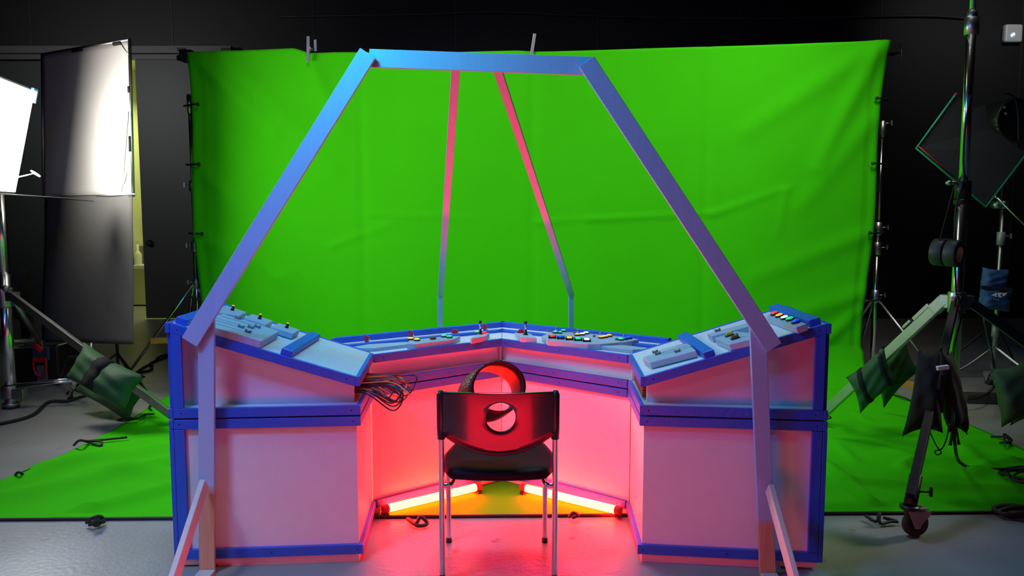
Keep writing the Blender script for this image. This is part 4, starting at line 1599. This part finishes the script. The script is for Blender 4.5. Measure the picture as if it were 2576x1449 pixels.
# latch plates at the head of the pale leg
bm = B()
la = V((RX, RY, zcl)) + h2 * 0.08
ld = (L2 - la).normalized()
ls = ld.cross(UP).normalized()
ln = ls.cross(ld)
obox(bm, la + ld * 0.15 + ln * 0.04, ld * 0.07, ls * 0.022, ln * 0.014)
obox(bm, la + ld * 0.27 + ln * 0.045, ld * 0.035, ls * 0.03, ln * 0.010)
obox(bm, la + ld * 0.04, ld * 0.05, ls * 0.03, ln * 0.035)
obj('latch', bm, 'dull_steel', t, bevel=0.005)
# cables running down this stand
bm = B()
tube(bm, curve([P(2441, 240, RY - .05), P(2428, 320, RY - .05), P(2423, 400, RY - .05), P(2424, 450, RY - .05), P(2404, 530, RY - .05), P(2402, 640, RY - .06), P(2405, 730, RY - .06), P(2412, 790, RY - .08), P(2400, 880, RY - .1)], 8), 0.0055, 6)
obj('cable', bm, 'black_cord', t)
bm = B()
tube(bm, curve([P(2396, 790, 4.60), P(2408, 745, 4.58), P(2418, 790, 4.58), P(2400, 870, 4.5), P(2398, 960, 4.1), P(2398, 1075, 3.95)], 8), 0.008, 6)
obj('cable', bm, 'black_cord', t)
# black saddle bag on that leg
mid = p_top.lerp(L1, 0.46)
axl = (L1 - p_top).normalized()
cA, cB = P(2330, 985, 4.02), P(2395, 985, 4.08)
up2 = V((0.06, 0.10, 1)).normalized()
sandbag('sandbag', 'black saddle sandbag hanging over the square leg above the caster', [
    (cA, V((0.075, -0.04, 0.02)) * 1.0, V((0.03, 0.04, 0.20)), V((-0.45, -0.9, 0.1)), 0.055),
    (cB, V((0.075, 0.05, -0.02)) * 1.0, V((-0.02, 0.04, 0.20)), V((0.35, -0.93, 0.1)), 0.055)],
    [], 'black_cloth', origin=mid, taper=0.40)
st_bag = [o for o in COL.objects if o.name.startswith('sandbag')][-1]
bm = B(); h_ = P(2371, 925, 3.99)
obox(bm, h_, V((0.030, 0, 0.004)), V((0, 0.012, 0)), V((-0.001, 0, 0.011))); obj('tape_wrap', bm, 'white_tape', st_bag, bevel=0.003)
bm = B(); obox(bm, P(2368, 990, 3.965), V((0.012, 0, 0)), V((0, 0.006, 0)), V((0.0, 0.0, 0.10))); obj('strap', bm, 'black_cloth', st_bag, bevel=0.002)
for (xa, ya, xb, yb) in ((2398, 1070, 2390, 1120), (2404, 1070, 2412, 1118)):
    bm = B(); tube(bm, curve([P(2398, 1060, 3.98), P(xa, ya, 3.98), P(xb, yb, 3.98)], 5), [0.004] * 6 + [0.006] * 4 + [0.009], 6); obj('cord_end', bm, 'black_cord', st_bag)
bm = B(); tube(bm, curve([P(2388, 1065, 3.95), P(2382, 1100, 3.92), P(2370, 1128, 3.92), P(2352, 1135, 3.92), P(2358, 1144, 3.92), P(2368, 1138, 3.92), P(2355, 1120, 3.92), P(2338, 1085, 3.95)], 6), 0.0035, 6); obj('cord_end', bm, 'black_cord', st_bag)

# green saddle bag on the pale leg
gc = P(2215, 945, 5.0)
U_ = ((P(2160, 990, 5.12) - P(2270, 900, 4.92)) / 2)
V_ = ((P(2195, 1000, 5.02) - P(2165, 925, 5.02)) / 2) * 1.25
Nn = U_.cross(V_)
Nn = Nn if Nn.y < 0 else -Nn
sandbag('sandbag', 'green saddle sandbag strapped over the pale steel leg right of the console', [
    (P(2193, 956, 5.0), U_ * 0.80, V_ * 0.90, Nn, 0.07),
    (P(2250, 935, 5.18), (P(2210, 985, 5.2) - P(2300, 890, 5.2)) / 2 * 0.9, V_ * 0.9, Nn, 0.07)],
    [sat_strap(P(2193, 956, 5.0), U_ * 0.80, V_ * 0.90, Nn, 0.07, 0.35, 0.035), sat_strap(P(2193, 956, 5.0), U_ * 0.80, V_ * 0.90, Nn, 0.07, -0.80, 0.03)], 'green_canvas', origin=gc)
# green bag at the right picture edge on the third leg
ge_ = P(2560, 985, 4.45)
sandbag('sandbag', 'dark green sandbag at the right edge hanging from the far leg', [
    (P(2562, 985, 4.42), V((0.13, 0.02, 0.03)), V((-0.02, 0.03, 0.15)), V((0, -1, 0.1)), 0.06),
    (P(2600, 985, 4.66), V((0.13, 0.02, 0.03)), V((0.02, 0.03, 0.15)), V((0, -1, 0.1)), 0.06)], [], 'green_canvas', origin=ge_)

# tape rolls on a cord
tp = thing('tape_rolls', 'pair of black tape rolls hanging on a cord from the tall right stand', 'tape', P(2380, 635, 4.45))
rd = V((0.62, -0.78, -0.05)).normalized()
rc = P(2383, 636, 4.45)
for k in (0, 1):
    bm = B()
    o_ = rc + rd * (-0.072 + 0.074 * k)
    lathe(bm, o_, rd, [(0.040, 0.0), (0.074, 0.0), (0.077, 0.004), (0.077, 0.062), (0.074, 0.066), (0.042, 0.066), (0.040, 0.060), (0.040, 0.0)], 30, 0)
    obj('roll', bm, 'black_tape', tp)
    bm = B()
    lathe(bm, o_, rd, [(0.0405, -0.0005), (0.0405, 0.0665), (0.037, 0.0665), (0.037, -0.0005), (0.0405, -0.0005)], 30, 0)
    obj('core', bm, 'cardboard_core', tp)
bm = B()
tube(bm, [P(2400, 468, RY - 0.06), rc + V((-0.045, 0, 0.078))], 0.003, 6)
tube(bm, [rc + V((-0.045, 0, 0.078)) + V((0, -0.0, 0)), rc + rd * -0.08 + V((0, 0, 0.036)), rc + rd * 0.07 + V((0, 0, 0.036)), rc + V((0.02, -0.03, 0.078)), rc + V((-0.045, 0, 0.078))], 0.003, 6)
obj('cord', bm, 'black_cord', tp)

# ---- second stand behind, with flag, arm and blue bag
X3, Y3 = P(2497, 960, 6.4).x, 6.4
t3 = thing('flag_stand', 'dark stand behind the tall right stand, carrying the black flag', 'stand', (X3, Y3, 0))
bm = B(); tube(bm, [(X3, Y3, 0.14), (X3, Y3, P(2500, 528, Y3).z)], [0.02, 0.014], 12); obj('pole', bm, 'dull_steel', t3)
bm = B(); zc = P(2497, 600, Y3).z; collar(bm, (X3, Y3, zc), UP, 0.032, 0.11); t_knob(bm, (X3 + .03, Y3, zc + .02), (1, -.2, 0), .04); obj('collar', bm, 'grey_metal', t3); bm = B(); collar(bm, (X3, Y3, 0.55), UP, 0.03, 0.1); obj('collar', bm, 'grey_metal', t3)
gh = P(2510, 515, Y3)
bm = B(); cyl(bm, gh + V((-0.01, -0.04, 0)), gh + V((-0.01, 0.04, 0)), 0.032, 16); cyl(bm, gh + V((0.045, -0.03, 0.0)), gh + V((0.045, 0.03, 0.0)), 0.034, 16); obj('grip_head', bm, 'dull_steel', t3)
bm = B(); tube(bm, [gh + V((-0.06, -0.045, 0.075)), P(2640, 625, Y3 - .1)], 0.009, 10); obj('arm', bm, 'chrome', t3)
for an in (190, 300, 60):
    a = math.radians(an)
    e = V((X3 + 0.48 * math.cos(a), Y3 + 0.48 * math.sin(a), 0.16))
    bm = B(); tube(bm, curve([(X3, Y3, 0.42), V((X3, Y3, 0.38)).lerp(e, 0.5), e], 5), 0.013, 8); obj('leg', bm, 'dull_steel', t3)
    caster(t3, e, 0, 0.05, a + 0.4, 'grey_metal')
fl = thing('black_flag', 'black cloth flag with green edges tilted on its corner, upper right', 'flag', P(2440, 390, Y3 - .06))
yf_ = Y3 - 0.06
fp = [P(2402, 238, yf_), P(2303, 373, yf_), P(2478, 521, yf_), P(2640, 312, yf_), P(2576, 388, yf_ + .03), P(2490, 320, yf_ + .03), P(2478, 268, yf_ + .03), P(2462, 262, yf_ + .02)]
fp = [P(2402, 238, yf_), P(2303, 373, yf_), P(2478, 521, yf_), P(2582, 385, yf_), P(2490, 322, yf_ + .02), P(2478, 264, yf_ + .02), P(2452, 272, yf_ + .01)]
bm = B(); prism(bm, fp, [p + V((0, 0.008, 0)) for p in fp]); obj('cloth', bm, 'dark_flag_cloth', fl)
bm = B(); tube(bm, [fp[0] + V((0, -.01, 0)), fp[1] + V((0, -.01, 0)), fp[2] + V((0, -.01, 0)), fp[3] + V((0, -.01, 0))], 0.009, 8); obj('edge_tape', bm, 'green_edge', fl)
bm = B(); tube(bm, [P(2310, 368, yf_ - .012), P(2400, 447, yf_ - .012)], 0.007, 6); obj('edge_tape', bm, 'red_edge', fl); bm = B(); ball(bm, P(2404, 238, yf_ - .01), 0.014, 0, 8); obj('corner_tape', bm, 'red_edge', fl)
# blue bag
bb = thing('sandbag', 'blue canvas sandbag with a white emblem hanging on the rear right stand', 'sandbag', P(2500, 730, 6.33))
bm = B(); pillow(bm, P(2502, 703, 6.34), V((0.115, 0.02, -0.01)), V((0.005, 0.0, 0.085)), V((0, -1, 0.15)), 0.06); obj('pouch', bm, 'blue_canvas', bb)
bm = B(); pillow(bm, P(2503, 752, 6.31), V((0.135, 0.02, -0.012)), V((0.0, -0.01, 0.095)), V((0, -1, 0.1)), 0.07); obj('pouch', bm, 'blue_canvas', bb)
bm = B()
ye = 6.225
e7 = lambda x, y: P(2440 + x / 10.35, 660 + y / 10.35, ye)
for pts in ([(560, 860), (670, 800), (720, 800), (690, 850), (720, 905), (670, 895), (630, 870)], [(730, 800), (800, 790), (860, 800), (800, 840), (800, 880), (850, 915), (760, 910), (735, 860)], [(870, 800), (975, 790), (930, 850), (880, 890), (850, 870), (850, 830)]):
    q = [e7(*p) for p in pts]
    prism(bm, q, [p + V((0, 0.004, 0)) for p in q])
for cxp in (625, 680, 740):
    cc = e7(cxp, 960 + (cxp - 625) * .2)
    tube(bm, [cc + V((0.0035 * math.cos(a), 0, 0.0035 * math.sin(a))) for a in [k * PI / 4 for k in range(7)]], 0.0012, 5)
obj('emblem', bm, 'white_tape', bb)
bm = B(); obox(bm, P(2505, 726, 6.24), V((0.12, 0.0, -0.01)), V((0, 0.01, 0)), V((0, 0, 0.016))); obj('strap', bm, 'black_cloth', bb, bevel=0.004)

# ---- dark stage light, back right
SLx, SLy = P(2545, 300, 6.9).x, 6.9
t4 = thing('stage_light', 'black stage light on a thin stand in the dark at the far right', 'lamp', (SLx, SLy, 0))
lc = P(2535, 300, 6.85)
bm = B(); lathe(bm, lc + V((-0.03, 0.16, 0)), V((0.15, -1, -0.05)), [(0, 0), (0.14, 0), (0.17, 0.05), (0.18, 0.25), (0.165, 0.27), (0.15, 0.24), (0, 0.22)], 28); obj('housing', bm, 'black_plastic', t4)
bm = B()
lz = V((SLx + 0.06, SLy - 0.02, 0))
tube(bm, curve([P(2522, 234, 6.66), P(2545, 240, 6.66), P(2557, 258, 6.68), P(2562, 300, 6.7), P(2562, 362, 6.72)], 5), 0.008, 8)
obj('yoke', bm, 'black_metal', t4)
bm = B(); tube(bm, [P(2562, 362, 6.72), (P(2562, 362, 6.72).x, 6.9, 1.95), (P(2562, 362, 6.72).x, 6.9, 0.3)], 0.014, 10); obj('pole', bm, 'black_metal', t4)
for an in (30, 150, 270):
    a = math.radians(an)
    bm = B(); xq = P(2562, 362, 6.72).x; tube(bm, [(xq, 6.9, 0.55), (xq + .5 * math.cos(a), 6.9 + .5 * math.sin(a), 0.012)], 0.011, 8); obj('leg', bm, 'black_metal', t4)
bm = B()
for (x, y) in ((2527, 270), (2530, 286), (2504, 301), (2507, 314), (2510, 325)):
    q = P(x, y, 6.56)
    obox(bm, q, V((0.009, 0, -0.002)), V((0, 0.002, 0)), V((0.002, 0, 0.009)))
obj('marking', bm, 'grey_metal', t4)

# dark timber on the floor, cables and cable coils on the right
bm = B()
ta, tb = G(2425, 1000, 0.04), G(2680, 1006, 0.04)
board(bm, ta, tb, (0, 0.10, 0), (0, 0, 0.075))
tag(obj('timber_beam', bm, 'dark_timber', origin=ta, bevel=0.004), 'dark timber beam lying on the floor behind the right sandbags', 'beam')
bm = B()
tube(bm, curve([P(2475, 800, 5.6), P(2488, 860, 5.6), P(2500, 920, 5.6), G(2505, 960, .2), G(2490, 985, 0.10), G(2465, 1000, .09), G(2430, 1006, .09)], 8), 0.010, 8)
tag(obj('cable', bm, 'black_cord', origin=G(2480, 990)), 'black cable looping down onto the dark beam at the right', 'cable', 'loose floor cables')
bm = B()
tube(bm, curve([P(2400, 1075, 3.98), P(2402, 1120, 4.02), G(2412, 1160, .06), G(2440, 1176, .03), G(2480, 1180, .03), G(2580, 1181, .03), G(2660, 1185, .03)], 8), 0.009, 8)
tag(obj('cable', bm, 'black_cord', origin=G(2440, 1176)), 'black cable running from the black sandbag to the coil on the right', 'cable', 'loose floor cables')
bm = B()
for k in range(6):
    c_ = G(2588 + 3 * k, 1194 + 2 * k, 0.03 + 0.010 * k)
    rr = 0.15 - 0.008 * k + 0.01 * math.sin(k * 2.2)
    tube(bm, [c_ + V((rr * math.cos(a), rr * 0.9 * math.sin(a), 0.01 * math.sin(2 * a + k))) for a in [2 * PI * q / 28 for q in range(28)]], 0.006, 6, closed=True)
tag(obj('cable_coil', bm, 'black_cord', origin=G(2585, 1196)), 'coil of black cable on the green cloth at the right edge', 'cable')
bm = B()
for k in range(4):
    c_ = G(2545 + 14 * k, 1283 + 2 * k, 0.03 + 0.008 * (k % 2))
    tube(bm, [c_ + V((0.09 * math.cos(a), 0.03 * math.sin(a), 0.012 * math.sin(a + k))) for a in [2 * PI * q / 20 for q in range(20)]], 0.011, 6, closed=True)
tag(obj('cable_bundle', bm, 'black_cord', origin=G(2560, 1285)), 'bundled black cable on the front hem at the lower right edge', 'cable')
bm = B()
tube(bm, curve([P(2078, 1045, 3.62), P(2088, 1048, 3.60), P(2090, 1052, 3.60), P(2080, 1053, 3.62)], 5), 0.003, 6)
tube(bm, curve([P(2077, 1053, 3.62), P(2080, 1075, 3.60), P(2076, 1095, 3.62)], 5), 0.003, 6)
obj('wire', bm, 'wire_black', dr_)

# ------------------------------------------------------------------ left: light panel, stand, floppy flag
LX, LY = P(20, 900, 6.0).x, 6.0
t = thing('light_stand', 'heavy chrome light stand at the left edge, carrying the bright panel', 'stand', (LX, LY, 0))
bm = B(); tube(bm, [(LX, LY, 0.10), (LX, LY, 1.05)], 0.046, 18); obj('lower_pole', bm, 'chrome', t)
bm = B(); tube(bm, [(LX, LY, 1.0), (LX, LY, 1.75)], 0.040, 18); obj('upper_pole', bm, 'chrome', t)
zl = P(20, 748, LY).z
bm = B(); collar(bm, (LX, LY, zl), UP, 0.062, 0.15); obox(bm, (LX + 0.085, LY - 0.03, zl + 0.01), V((0.04, -0.01, 0)), V((0.008, 0.03, 0)), UP * 0.035); ball(bm, (LX + 0.06, LY - 0.07, zl + 0.075), 0.025); obj('leg_collar', bm, 'dull_steel', t, bevel=0.004)
bm = B(); collar(bm, (LX, LY, 0.13), UP, 0.060, 0.10); box(bm, (LX + 0.04, LY - 0.05, 0.08), (LX + 0.13, LY + 0.02, 0.16)); lathe(bm, (LX, LY, 0.02), UP, [(0, 0), (0.06, 0), (0.06, 0.02), (0.04, 0.03), (0.04, 0.07)], 16); obj('base_collar', bm, 'dull_steel', t, bevel=0.004)
bm = B(); lathe(bm, (LX, LY, 0.0), UP, [(0, 0), (0.062, 0), (0.058, 0.025), (0, 0.025)], 16); obj('foot_pad', bm, 'rubber', t)
A0 = V((LX + 0.10, LY - 0.07, zl + 0.02))
A1 = P(450, 1062, 5.0)
A1.z = 0.03
A1 = G(462, 1066, 0.035)
d = (A1 - A0).normalized(); s_ = d.cross(UP).normalized(); n_ = s_.cross(d)
bm = B(); board(bm, A0, A1, n_ * 0.060, s_ * 0.035); obj('leg', bm, 'dull_steel', t, bevel=0.004)
B1 = P(100, 858, 6.6)
bm = B(); tube(bm, [(LX + 0.03, LY + 0.06, zl - 0.03), B1], 0.022, 10); obj('leg', bm, 'dull_steel', t)
bm = B(); tube(bm, [(LX - 0.05, LY - 0.02, zl), (LX - 0.9, LY - 0.5, 0.03)], 0.025, 10); obj('leg', bm, 'dull_steel', t)
for dz_ in (0, 0.045):
    bm = B(); tube(bm, [P(40, 974 - dz_ * 140, 5.95), P(212, 955 - dz_ * 140, 6.0)], 0.010, 10); obj('spreader_rod', bm, 'chrome', t)
bm = B(); tube(bm, [P(5, 858, 6.35), P(100, 858, 6.6)], 0.016, 10); tube(bm, [P(5, 874, 6.35), P(60, 872, 6.5)], 0.018, 10); obj('spreader_rod', bm, 'dull_steel', t)
bm = B(); q = P(88, 866, 6.58); obox(bm, q, V((0.075, 0, 0.004)), V((0, 0.025, 0)), V((0, 0, 0.028))); q2 = P(86, 854, 6.57); obox(bm, q2, V((0.032, 0, -0.028)), V((0, 0.022, 0)), V((0.026, 0, 0.03))); obj('leg_bracket', bm, 'dull_steel', t, bevel=0.005)
bm = B(); q = P(95, 874, 6.52); obox(bm, q, V((0.035, 0, -0.028)), V((0, 0.014, 0)), V((0.012, 0, 0.018))); obj('release_lever', bm, 'red_plastic', t, bevel=0.006)

# LED panel
pn = V((0.955, 0.20, -0.22)).normalized()
ps = pn.cross(UP).normalized()
pu = ps.cross(pn).normalized()
edge_top, edge_bot = P(60, 225, 5.85), P(63, 487, 5.85)
ctr_edge = (edge_top + edge_bot) / 2
hh = (edge_top.z - edge_bot.z) / 2
hwid = 0.42
sgn = 1 if ps.y > 0 else -1
er = ps * sgn
pc0 = ctr_edge - er * hwid
t = thing('studio_lamp', 'blinding white LED light panel with blue tape on its corner, at the left edge', 'lamp', pc0)
bm = B(); obox(bm, pc0 - pn * 0.035, er * (hwid + 0.015), pu * (hh + 0.015), pn * 0.032); obj('housing', bm, 'black_metal', t, bevel=0.006)
bm = B(); obox(bm, pc0, er * (hwid - 0.003), pu * (hh - 0.003), pn * 0.004); obj('diffuser', bm, 'panel_glow', t)
bm = B(); cq = pc0 + er * (hwid - 0.015) + pu * (hh + 0.010) + pn * 0.008; obox(bm, cq, er * 0.040, pu * 0.008, pn * 0.010); obox(bm, cq + er * 0.036 - pu * 0.045, er * 0.008, pu * 0.05, pn * 0.010); obj('corner_tape', bm, 'blue_tape', t)
bd0, bd1 = pc0 - pu * (hh + 0.012) + pn * 0.01, None
bm = B()
ea, eb = pc0 - pu * (hh + 0.014) + er * (hwid - 0.34), pc0 - pu * (hh + 0.014) + er * (hwid + 0.01)
far = P(210, 499, 6.15)
fv = V((0.42, 0.30, -0.045))
prism(bm, [ea, eb, eb + fv, ea + V((0.45, 0.10, -0.03))], [p - UP * 0.006 for p in (ea, eb, eb + fv, ea + V((0.45, 0.10, -0.03)))])
obj('barn_door', bm, 'black_metal', t)
bm = B(); q = P(88, 436, 5.95); tube(bm, curve([q - V((0.03, 0, -0.02)), q, q + V((0.04, 0, -0.025))], 5), [0.007 + 0.004 * math.sin(k / 10 * PI) for k in range(11)], 8); tube(bm, [q + V((0, 0, 0.0)), pc0 + er * (hwid + .01) - pu * 0.28 - pn * 0.03], 0.006, 6); obj('tilt_handle', bm, 'white_plastic', t)
bm = B(); tube(bm, [(LX, LY, 1.70), pc0 - pn * 0.06 - pu * hh * 0.6], 0.02, 10); obj('yoke', bm, 'black_metal', t)

# floppy flag
f_tr, f_br = P(326, 99, 6.15), P(335, 489, 6.15)
f_tl, f_bl = P(106, 137, 6.95), P(110, 497, 6.95)
f_fr, f_fl = P(336, 866, 6.10), P(112, 860, 6.9)
tfl = thing('floppy_flag', 'large floppy flag in a metal frame, grey lit top and dark hanging flap', 'flag', (f_br.x, f_br.y, f_fr.z))
def cloth_quad(tl, tr, bl_, br_, n=24, amp=0.01, seed=0):
    bm = B()
    g = []
    nn = (tr - tl).cross(bl_ - tl).normalized()
    for j in range(n + 1):
        r_ = []
        for i in range(n + 1):
            a, b_ = i / n, j / n
            p = tl.lerp(tr, a).lerp(bl_.lerp(br_, a), b_)
            h = amp * (math.sin(7 * a + seed) * math.sin(3 * b_ + seed) + 0.5 * math.sin(11 * a + 5 * b_))
            h += amp * 1.0 * math.exp(-abs((a - b_)) / 0.02) * 0.5
            r_.append(bm.verts.new(p + nn * h))
        g.append(r_)
    for j in range(n):
        for i in range(n):
            f = bm.faces.new((g[j][i], g[j][i + 1], g[j + 1][i + 1], g[j + 1][i])); f.smooth = True
    return bm
obj('upper_cloth', cloth_quad(f_tl, f_tr, f_bl, f_br, amp=0.006), 'flag_cloth', tfl, solid=0.004)
obj('lower_flap', cloth_quad(f_bl + V((0, -.012, 0)), f_br + V((0, -.012, 0)), f_fl, f_fr, amp=0.014, seed=2), 'flap_cloth', tfl, solid=0.004)
bm = B(); tube(bm, [f_tl, f_tr], 0.012, 8); tube(bm, [f_tr, f_br + V((0, 0, -0.02))], 0.013, 8); tube(bm, [f_tl, f_bl], 0.012, 8); tube(bm, [f_bl, f_br], 0.010, 8); tube(bm, [f_tr + (f_tl - f_tr) * 0.10, f_tr + V((0, 0, -0.13))], 0.008, 8); obj('metal_frame', bm, 'dull_steel', tfl)
for (a, b_) in ((0.08, 0.16), (0.50, 0.62)):
    bm = B(); tube(bm, [f_tr.lerp(f_tl, a) + V((0, -.004, -0.016)), f_tr.lerp(f_tl, b_) + V((0, -.004, -0.016))], 0.015, 8); obj('fastener_tab', bm, 'black_cloth', tfl)
for (a, b_) in ((0.3, 0.34), (0.62, 0.72)):
    bm = B(); tube(bm, [f_tr.lerp(f_br, a) + V((-0.01, -.004, 0)), f_tr.lerp(f_br, b_) + V((-0.01, -.004, 0))], 0.014, 8); obj('fastener_tab', bm, 'black_cloth', tfl)
bm = B(); tube(bm, curve([f_tr + V((-0.02, -.03, -0.55)), f_br + V((-0.06, -.03, 0.10)), f_br + V((-0.03, -.03, 0.16)), f_br + V((-0.08, -.02, 0.02)), f_br + V((0.03, -.02, 0.0))], 6), 0.006, 6); obj('tie_loop', bm, 'white_tape', tfl)
# stand that carries the floppy flag
bm = B(); fm = (f_bl + f_br) / 2; fx, fy = fm.x + 0.15, fm.y + 0.10
tsf = thing('flag_stand', 'thin dark stand behind the floppy flag, holding it up', 'stand', (fx, fy, 0))
tube(bm, [(fx, fy, 0.0), (fx, fy, f_br.z + 0.05)], 0.013, 10); obj('pole', bm, 'black_metal', tsf)
for an in (100, 215, 330):
    a = math.radians(an)
    bm = B(); tube(bm, [(fx, fy, 0.32), (fx + 0.4 * math.cos(a), fy + 0.4 * math.sin(a), 0.012)], 0.010, 8); obj('leg', bm, 'black_metal', tsf)

# green sandbag on the left leg
sc = P(262, 952, 5.55)
U_ = (P(330, 985, 5.45) - P(190, 905, 5.65)) / 2
V_ = (P(322, 1010, 5.50) - P(362, 960, 5.52)) / 2
V_ = (P(230, 985, 5.5) - P(275, 905, 5.55)) / 2
Nn = U_.cross(V_)
Nn = Nn if Nn.y < 0 else -Nn
cb_ = P(262, 948, 5.36)
c2_ = P(275, 985, 5.70)
sandbag('sandbag', 'green saddle sandbag with a wide black strap on the left stand leg', [
    (cb_, U_ * 0.98, V_ * 1.0, Nn, 0.085),
    (c2_, U_ * 0.95, V_ * 0.9, Nn, 0.075)],
    [sat_strap(cb_, U_ * 0.98, V_ * 1.0, Nn, 0.085, -0.10, 0.10)], 'green_canvas', origin=sc)
sb = [o for o in COL.objects if o.name.startswith('sandbag') and o.parent is None][-1]
bm = B(); q = P(345, 960, 5.42); obox(bm, P(333, 952, 5.45), V((0.05, 0, -0.028)), V((0, 0.03, 0)), V((0.012, 0, 0.018))); tube(bm, curve([P(318, 932, 5.45), P(332, 940, 5.4), P(358, 968, 5.4)], 5), 0.010, 6); obj('handle', bm, 'black_cloth', sb, bevel=0.003)

# black case with a red handle, bent tubes, cables
ce = G(95, 962, 0)
t = thing('equipment_case', 'black case with a red D shaped handle on the floor behind the left stand', 'case', (ce.x, 6.95, 0))
x0, x1 = P(20, 950, 6.8).x, P(150, 950, 6.8).x
bm = B(); box(bm, (x0, 6.8, 0.02), (x1, 7.15, 0.36)); obj('body', bm, 'black_vinyl', t, bevel=0.02)
hc_ = P(100, 915, 6.76)
bm = B(); box(bm, (hc_.x - 0.075, 6.77, hc_.z + 0.02), (hc_.x + 0.075, 6.802, hc_.z + 0.15)); obj('latch_plate', bm, 'blue_canvas', t, bevel=0.012)
bm = B(); tube(bm, curve([hc_ + V((-0.05, 0, 0.04)), hc_ + V((-0.055, 0, -0.03)), hc_ + V((-0.035, 0, -0.095)), hc_ + V((0, 0, -0.112)), hc_ + V((0.035, 0, -0.095)), hc_ + V((0.055, 0, -0.03)), hc_ + V((0.05, 0, 0.04))], 5), 0.011, 8); obox(bm, hc_ + V((0, 0.01, 0.035)), V((0.058, 0, 0)), V((0, 0.010, 0)), V((0, 0, 0.022))); obj('handle', bm, 'red_plastic', t, bevel=0.002)
bm = B(); box(bm, (hc_.x - 0.04, 6.78, 0.03), (hc_.x + 0.04, 6.802, hc_.z - 0.02)); obj('strap', bm, 'grey_plastic', t)
t = thing('tube_trestle', 'low trestle of bent black and chrome tube behind the left green sandbag', 'trestle', G(185, 1005))
bm = B(); tube(bm, curve([G(143, 965, 0.012), P(155, 935, 6.45), P(168, 903, 6.4), P(185, 898, 6.4), P(235, 902, 6.4)], 6), 0.014, 10); obj('bent_tube', bm, 'black_metal', t)
g1 = G(178, 1004, 0.0)
bm = B(); tube(bm, [g1 + V((0, 0, 0.012)), P(189, 945, 6.05)], 0.020, 12); lathe(bm, g1, UP, [(0, 0), (0.026, 0), (0.024, 0.015), (0, 0.015)], 12, 1); obj('leg', bm, ['chrome', 'rubber'], t)
bm = B(); tube(bm, [P(230, 862, 6.4), P(230, 900, 6.4), G(228, 968, 0.012)], 0.012, 10); obj('leg', bm, 'dull_steel', t)
bm = B()
tube(bm, curve([G(-120, 1085, .012), G(0, 1066, .012), G(80, 1045, .012), G(122, 1012, .012), G(170, 1009, .012), G(205, 998, .012), G(260, 985, .012)], 8), 0.013, 8)
tag(obj('cable', bm, 'black_cord', origin=G(80, 1045)), 'black cable snaking over the grey floor at the left, under the sandbag', 'cable', 'loose floor cables')
bm = B()
tube(bm, curve([G(338, 942, .012), G(360, 925, .012), G(385, 912, .012), G(400, 898, .02), G(425, 892, .03), G(470, 890, .02)], 8), 0.012, 8)
tube(bm, curve([G(345, 938, .012), G(375, 932, .012), G(384, 922, .02), G(378, 914, .02), G(400, 905, .012), G(418, 897, .012), G(430, 890, .012)], 8), 0.012, 8)
tag(obj('cable', bm, 'black_cord', origin=G(385, 912)), 'pair of twisted black cables on the floor just left of the console', 'cable', 'loose floor cables')
# tall panel leaning on the wall behind the flag, at the left
bm = B()
q0 = P(45, 680, 9.5); q1 = P(72, 680, 9.5)
box(bm, (q0.x, 9.48, 0.0), (q1.x, 9.55, q0.z))
tag(obj('board', bm, 'door_grey', origin=(q0.x, 9.5, 0), bevel=0.004), 'narrow dark board standing behind the left light stand', 'board')
